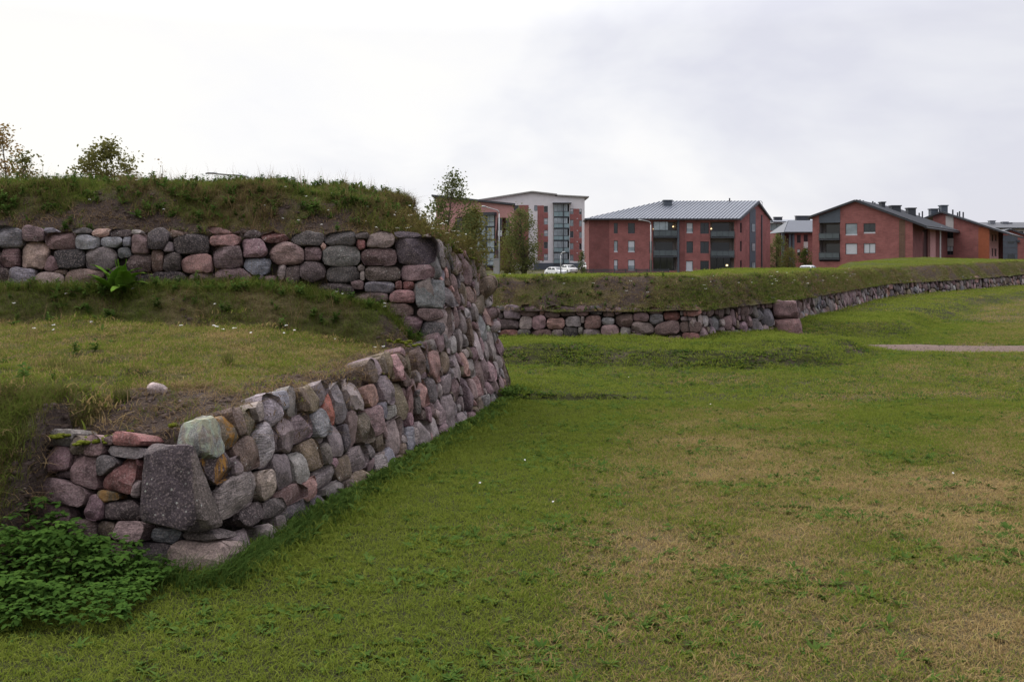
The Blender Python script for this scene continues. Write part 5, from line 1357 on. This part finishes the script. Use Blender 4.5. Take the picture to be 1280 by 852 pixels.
tree('yellowish shrub in the gap by the small grey-roofed house', X(987, 172), 172, -.8, 4.3, bump(.5, 1.3), 60, 44, .2, 'leaf_olive', spread=.32, trunk_r=.12, base=.05, name='shrub')
tree('bushy shrub before the small grey-roofed house at the white car', X(1006, 170), 170, -.8, 4.2, bump(.5, 1.2), 60, 44, .2, 'leaf_green', spread=.3, trunk_r=.12, base=.05, name='shrub')

# ------------------------------------------------------------------ single plants near by
def one_leaf(name, o, az, el, L, w, m, parent, droop=.9, fold=.3, wave=.0, n=7):
    v = []; f_ = []; ca, sa = math.cos(az), math.sin(az); p = Vector(o); e = el; R = random.Random(int(az * 1000))
    for i in range(n + 1):
        t = i / n; ww = w * .5 * max(.05, math.sin(math.pi * (t ** .62)) ** .6) if i < n else w * .01
        for k, c in ((-1, 1), (-.5, .55), (0, 0), (.5, .55), (1, 1)):
            wv = wave * math.sin(t * 17 + k * 2 + az) * abs(k) * w
            v.append((p.x - sa*ww*k, p.y + ca*ww*k, p.z + ww*fold*c + wv))
        p = p + Vector((ca * math.cos(e), sa * math.cos(e), math.sin(e))) * (L / n); e -= droop / n
    for i in range(n):
        for k in range(4): a = i*5 + k; f_.append((a, a + 1, a + 6, a + 5))
    me = bpy.data.meshes.new(name); me.from_pydata(v, [], f_); me.shade_smooth()
    o_ = link(name, me, m, parent)
    md = o_.modifiers.new('thick', 'SOLIDIFY'); md.thickness = .0015
    return o_
zb = rampart(X(152, 9.6), 9.6)
dk = empty('dock_plant', (X(152, 9.6), 9.6, zb), 'big leafy green dock plant growing at the foot of the upper stone wall', 'plant')
RD = random.Random(4)
for i in range(24):
    az = -1.57 + ((i * .618) % 1 - .5) * 3.9; el = RD.choice((RD.uniform(.9, 1.5), RD.uniform(.9, 1.45), RD.uniform(.3, .9))); L = RD.uniform(.20, .38)
    if az < -3.3: az = -3.1
    one_leaf('leaf', (RD.uniform(-.10, .10), RD.uniform(-.05, .05), 0), az, el, L, L * RD.uniform(.27, .38), M['dock'], dk, RD.uniform(.3, 1.5), .3, .03)
for i in range(4):
    mb = MB(); a = RD.uniform(-2.5, -.6); mb.tube([(0, 0, 0), (.03*math.cos(a), .03*math.sin(a), .15), (.08*math.cos(a), .07*math.sin(a), .32)], [.008, .006, .003], 5)
    me = bpy.data.meshes.new('stem'); me.from_pydata(mb.v, [], mb.f); link('stem', me, M['dock'], dk)
# leafy ground cover at the foreground corner
def trifoliate(v, f, o, R, L):
    az = R.uniform(0, 6.28); tilt = R.uniform(-.25, .55)
    for k in range(3):
        a = az + (k - 1) * 1.25 + R.uniform(-.15, .15); ca, sa = math.cos(a), math.sin(a); l = L * (1.1 if k == 1 else .9); w = l * .38
        b = len(v); e = tilt + R.uniform(-.3, .2)
        prof_ = ((0, 0), (.25, .55), (.45, 1.), (.58, .72), (.72, .85), (.86, .4), (1., 0))
        for t, ww in prof_:
            r = l * t; z = math.sin(e) * r - .35 * l * t * t; h = math.cos(e) * r
            for sgn in ((-1, 1) if 0 < t < 1 else (0,)):
                v.append((o[0] + ca*h - sa*sgn*w*ww, o[1] + sa*h + ca*sgn*w*ww, o[2] + z + abs(sgn)*ww*w*.22))
        f.append((b, b+1, b+2)); 
        for i in range(4): q = b + 1 + 2*i; f.append((q, q+2, q+3, q+1))
        f.append((b+9, b+11, b+10))
def cover_h(x, y): return max(0, (.17 + .16 * fbm(x, y, 2.6, 3, 8)) * sm(-1.70, -2.3, x) * sm(4.3, 4.95, y) + .07 * sm(-1.35, -1.8, x) * sm(4.0, 4.5, y)) 
v = []; f_ = []; R = random.Random(11); k = 0
while k < 3400:
    x = R.uniform(-3.3, -1.72); y = R.uniform(4.35, 5.42)
    lim = 5.14 + (-1.62 - x) * .30 - .02
    if y > lim and x > -2.6: continue
    if y > 5.5: continue
    n1 = fbm(x, y, 2.4, 3)
    edge = sm(4.12, 4.55, y + .12 * n1) * sm(-1.52, -1.85, x + .1 * n1)
    if x < -2.62 and rampart(x, y) > .12: continue
    if R.random() > edge * (.22 + .78 * sm(-.35, .2, n1 + .25 * (cover_h(x, y) > .12))): continue
    h = cover_h(x, y) * R.uniform(.45, 1.1) + .03
    base_z = max(lawn_z(x, y), rampart(x, y) if x < -2.62 else -1)
    L = R.uniform(.02, .036) if h < .14 else R.uniform(.02, .05)
    trifoliate(v, f_, (x, y, base_z + h), R, L); k += 1
me = bpy.data.meshes.new('ground_cover'); me.from_pydata(v, [], f_); me.shade_smooth()
props(link('ground_cover', me, M['cover']), 'dense dark green trifoliate ground cover left of the foreground corner', 'ground cover', None, 'stuff')
# taller grass and weeds along the wall foot
M['tussock'] = leaf_material('tussock_blades', (.06, .08, .02), (.16, .14, .05), trans=.3)
v = []; f_ = []
for _ in range(4400):
    y = 4.75 + 7.4 * R.random() ** 1.7; off = abs(R.gauss(0, .10)) + .01
    x = foot_x(max(5.12, y)) + off
    if y < 5.15:
        x = R.uniform(-2.2, -1.35); y = 5.10 + (-1.55 - x) * .3 - abs(R.gauss(0, .10)) - .02 if x < -1.5 else 5.15 - R.random() * .2
    z = lawn_z(x, y); n_ = len(v); bv = []; bf = []
    blade(bv, bf, 0, 0, R.uniform(.05, .16) * (1.2 if y < 6.6 else .8), R.uniform(.004, .009), R.uniform(-2.6, 1.2), R.uniform(.3, 1.5), 4)
    v += [(a + x, b + y, c + z) for a, b, c in bv]; f_ += [tuple(n_ + i for i in q) for q in bf]
me = bpy.data.meshes.new('long_grass'); me.from_pydata(v, [], f_); me.shade_smooth()
props(link('long_grass', me, M['weed']), 'long uncut grass along the foot of the low stone wall', 'grass', None, 'stuff')
v = []; f_ = []
for _ in range(520):
    y = 5.3 + 6.9 * R.random(); x = foot_x(y) + abs(R.gauss(.05, .10)); z = lawn_z(x, y)
    for k in range(R.randint(3, 6)):
        L = R.uniform(.05, .11); leaf(v, f_, (x, y, z + .005), R.uniform(0, 6.28), R.uniform(.2, 1.2), L, L * .38, .3, .8, 3)
vs = []; fs2 = []
for _ in range(2600):
    x = R.uniform(-3.6, -2.48); y = R.uniform(5.0, 6.1)
    z = rampart(x, y)
    if z < -.02: continue
    n_ = len(vs); bv = []; bf = []
    blade(bv, bf, 0, 0, R.uniform(.06, .19), R.uniform(.003, .006), R.uniform(-3.0, .2), R.uniform(.3, 1.8), 4)
    vs += [(a + x, b + y, c + z - .01) for a, b, c in bv]; fs2 += [tuple(n_ + i for i in q) for q in bf]
me = bpy.data.meshes.new('slope_grass'); me.from_pydata(vs, [], fs2); me.shade_smooth()
props(link('slope_grass', me, M['tussock']), 'long olive grass on the slope at the left edge beside the corner stones', 'grass', None, 'stuff')
me = bpy.data.meshes.new('wall_foot_weeds'); me.from_pydata(v, [], f_); me.shade_smooth()
props(link('wall_foot_weeds', me, M['weed']), 'broad-leaved weeds along the foot of the low stone wall', 'weeds', None, 'stuff')
# tall straggly herbs on the rampart's right shoulder
M['herb'] = leaf_material('herb_leaves', (.09, .085, .025), (.17, .125, .05), trans=.3)
v = []; f_ = []; pv = []; pf = []
def flower_head(o, r, R):
    for _ in range(9):
        a = R.uniform(0, 6.28); rr = r * math.sqrt(R.random()); q = Vector(o) + Vector((math.cos(a)*rr, math.sin(a)*rr, R.uniform(-.004, .004))); s_ = R.uniform(.004, .007)
        b = len(pv)
        for k in range(5): pv.append((q.x + s_*math.cos(k*1.257), q.y + s_*math.sin(k*1.257), q.z + R.uniform(-.002, .002)))
        pv.append((q.x, q.y, q.z + s_*.5))
        for k in range(5): pf.append((b + k, b + (k+1) % 5, b + 5))
for _ in range(430):
    y = 10.05 + 2.2 * R.random() ** .9; e = abs(R.gauss(.15, .28)) + .02; x = edge_x(y) - e
    z = rampart(x, y) - .01; h = R.uniform(.08, .27) * (1.15 - .5 * min(1, e)); az = R.uniform(-1.4, 1.0); ln = R.uniform(.1, .9) * h
    n_ = len(v); blade(v, f_, 0, 0, h, .006, az, ln / h, 3); v[n_:] = [(a + x, b + y, c + z) for a, b, c in v[n_:]]
    for k in range(R.randint(4, 10)):
        t = R.uniform(.1, 1); r = ln * t * t; leaf(v, f_, (x + math.cos(az)*r, y + math.sin(az)*r, z + h*t*.93), R.uniform(0, 6.28), R.uniform(-.2, .9), R.uniform(.03, .075), .016, .3, .8, 2)
    if R.random() < .10: flower_head((x + math.cos(az)*ln, y + math.sin(az)*ln, z + h), R.uniform(.012, .028), R)
me = bpy.data.meshes.new('tall_herbs'); me.from_pydata(v, [], f_); me.shade_smooth()
props(link('tall_herbs', me, M['herb']), 'yellow-brown tall herbs on the right shoulder of the near rampart', 'weeds', None, 'stuff')
for px, d, hh, lab in ((480, 10.9, .27, 'tallest slanting dry stalk on the right shoulder of the near rampart'), (404, 11.0, .10, 'short dry stalk on the rampart top between the lamp arm and the tall stalk'),
                      (516, 10.65, .2, 'dry stalk at the steep right edge of the rampart, right of the tall stalk'), (238, 11.1, .13, 'dry stalk on the rampart top beside the thin dry sapling'), (90, 11., .1, 'dry stalk on the rampart top left of the round olive bush')):
    x = X(px, d); z = rampart(x, d)
    t_ = empty('dry_stalk', (x, d, z), lab, 'plant stalk', 'single dry stalks on the rampart top')
    MB().tube([(x, d, z - .02), (x + R.uniform(-.02, .02), d, z + hh * .5), (x + R.uniform(-.1, .04), d, z + hh)], [.004, .0035, .002], 5).build('stem', M['drystem'], t_)
    hv = []; hf = []
    for k in range(7): leaf(hv, hf, (R.uniform(-.06, .03), R.uniform(-.02, .02), hh * R.uniform(.55, 1.0)), R.uniform(0, 6.28), R.uniform(0, 1), .03, .008, .3, .5, 2)
    me = bpy.data.meshes.new('seed_head'); me.from_pydata(hv, [], hf); link('seed_head', me, M['drystem'], t_)
# white yarrow heads dotted about
for px, py, d in ((370, 388, None),):
    pass
for _ in range(46):
    y = R.uniform(8.2, 10.9); x = R.uniform(-5, edge_x(y) - .1)
    if R.random() < .5: x = edge_x(y) - R.uniform(.2, 1.9)
    if 9.9 < y < 10.1: continue
    flower_head((x, y, rampart(x, y) + R.uniform(.04, .08)), R.uniform(.006, .016), R)
for _ in range(6):
    y = R.uniform(6.5, 14); x = R.uniform(-.5, .5) * y * .9 + .3
    if x < foot_x(y) + .3: continue
    flower_head((x, y, lawn_z(x, y) + .035), .006, R)
for _ in range(36):
    s_ = R.uniform(7, 26); x0, y0 = path_pt(s_); o = R.uniform(.2, .8); flower_head((x0 - .1*o, y0 + o, .8 + .55*o + .15), .028, R)
me = bpy.data.meshes.new('white_flowers'); me.from_pydata(pv, [], pf)
props(link('white_flowers', me, M['petal']), 'tiny white yarrow flower heads dotted over the banks and lawn', 'flowers', None, 'stuff')
# tussocks on the terrace
def tussock(px, py, d, label, nb, h, mat, w=.004, rad=.05, lean=(.1, .8)):
    x = X(px, d); z = rampart(x, d)
    t_ = empty('grass_tussock', (x, d, z - .01), label, 'grass tussock', 'tussocks on the near terrace')
    v, f_ = tuft(nb, rad, h, w, lean, 4); me = bpy.data.meshes.new('blades'); me.from_pydata(v, [], f_); me.shade_smooth(); link('blades', me, M[mat], t_)
tussock(152, 497, 6.15, 'dark green grass tussock on the bare soil left of the loose stone', 150, (.06, .15), 'tussock')
tussock(222, 488, 6.4, 'brownish grass tussock on the bare soil right of the loose stone', 110, (.04, .11), 'drystem', rad=.07, lean=(.2, 1.2))
tussock(250, 490, 6.35, 'second brownish tussock on the bare soil, nearer the wall edge', 90, (.04, .10), 'drystem', rad=.07, lean=(.2, 1.2))
tussock(100, 480, 6.6, 'broad pale green tussock at the left end of the bare soil', 110, (.06, .13), 'tussock', .006, .12)
tussock(285, 455, 7.3, 'small green tussock on the terrace lawn near the wall edge', 90, (.06, .14), 'tussock')
tussock(75, 470, 6.9, 'long-bladed green tussock on the terrace behind the pale green one', 110, (.06, .12), 'tussock', .006, .12)
# loose stone lying on the terrace
def loose(px, d, w, h, col, label):
    x = X(px, d); z = rampart(x, d)
    bm = bmesh.new(); bmesh.ops.create_icosphere(bm, subdivisions=4, radius=1)
    for q in bm.verts:
        c = q.co.copy(); m_ = max(abs(c.x)*.9 + .25*abs(c.z), abs(c.y), abs(c.z)*1.1 + .35*c.x); c = c * (.75 + .25 / max(m_, .4)); c = Vector((c.x*w, c.y*w*.75, c.z*h))
        q.co = c + noise.noise_vector(c * 18) * w * .12 + noise.noise_vector(c * 60) * w * .04
    me = bpy.data.meshes.new('loose_stone'); bm.to_mesh(me); bm.free(); me.shade_smooth(); me.materials.append(M['stone']); paint(me, np.array(col), .3, 0., 0.)
    o = link('loose_stone', me, None, None, (x, d, z + h * .45)); o.rotation_euler = (.1, .3, .3); props(o, label, 'stone')
loose(197, 6.25, .065, .042, (.33, .26, .25), 'loose pinkish stone lying on the bare soil of the terrace')
loose(960 , 20.6, .10, .07, (.33, .25, .24), 'x') if False else None
# moss cushions on the wall head
bm = bmesh.new()
for px, py, d in [(76,545,5.60),(80,543,5.62),(104,552,5.55),(132,548,5.62),(140,545,5.66),(150,543,5.68),(158,541,5.7),(125,551,5.6),(220,530,5.75),(492,425,8.9),(505,428,8.9),(515,431,9.0),(498,427,8.95)]:
    for _ in range(7):
        x = X(px + R.gauss(0, 5), d); y = d + R.gauss(0, .04); z = Z(py, d) + R.gauss(0, .004)
        r = R.uniform(.010, .024); g = bmesh.ops.create_icosphere(bm, subdivisions=2, radius=r)
        for q in g['verts']: q.co = Vector((q.co.x * 1.3 + x, q.co.y * 1.3 + y, q.co.z * .55 + z)) + noise.noise_vector(q.co * 90 + Vector((x, y, z)) * 50) * r * .25
for _ in range(200):
    y = R.uniform(10.0, 12.2); x = foot_x(y) - .205 * side_top(y) - R.uniform(.0, .22); z = side_top(y) - .01 + R.gauss(0, .015)
    if fbm(x, y, 3.) < -.05: continue
    r = R.uniform(.012, .03); g = bmesh.ops.create_icosphere(bm, subdivisions=2, radius=r)
    for q in g['verts']: q.co = Vector((q.co.x * 1.3 + x, q.co.y * 1.3 + y, q.co.z * .6 + z)) + noise.noise_vector(q.co * 90 + Vector((x, y, z)) * 50) * r * .25
me = bpy.data.meshes.new('moss'); bm.to_mesh(me); bm.free(); me.shade_smooth()
props(link('moss', me, M['moss']), 'yellow-green moss cushions on the head of the near stone walls', 'moss', None, 'stuff')
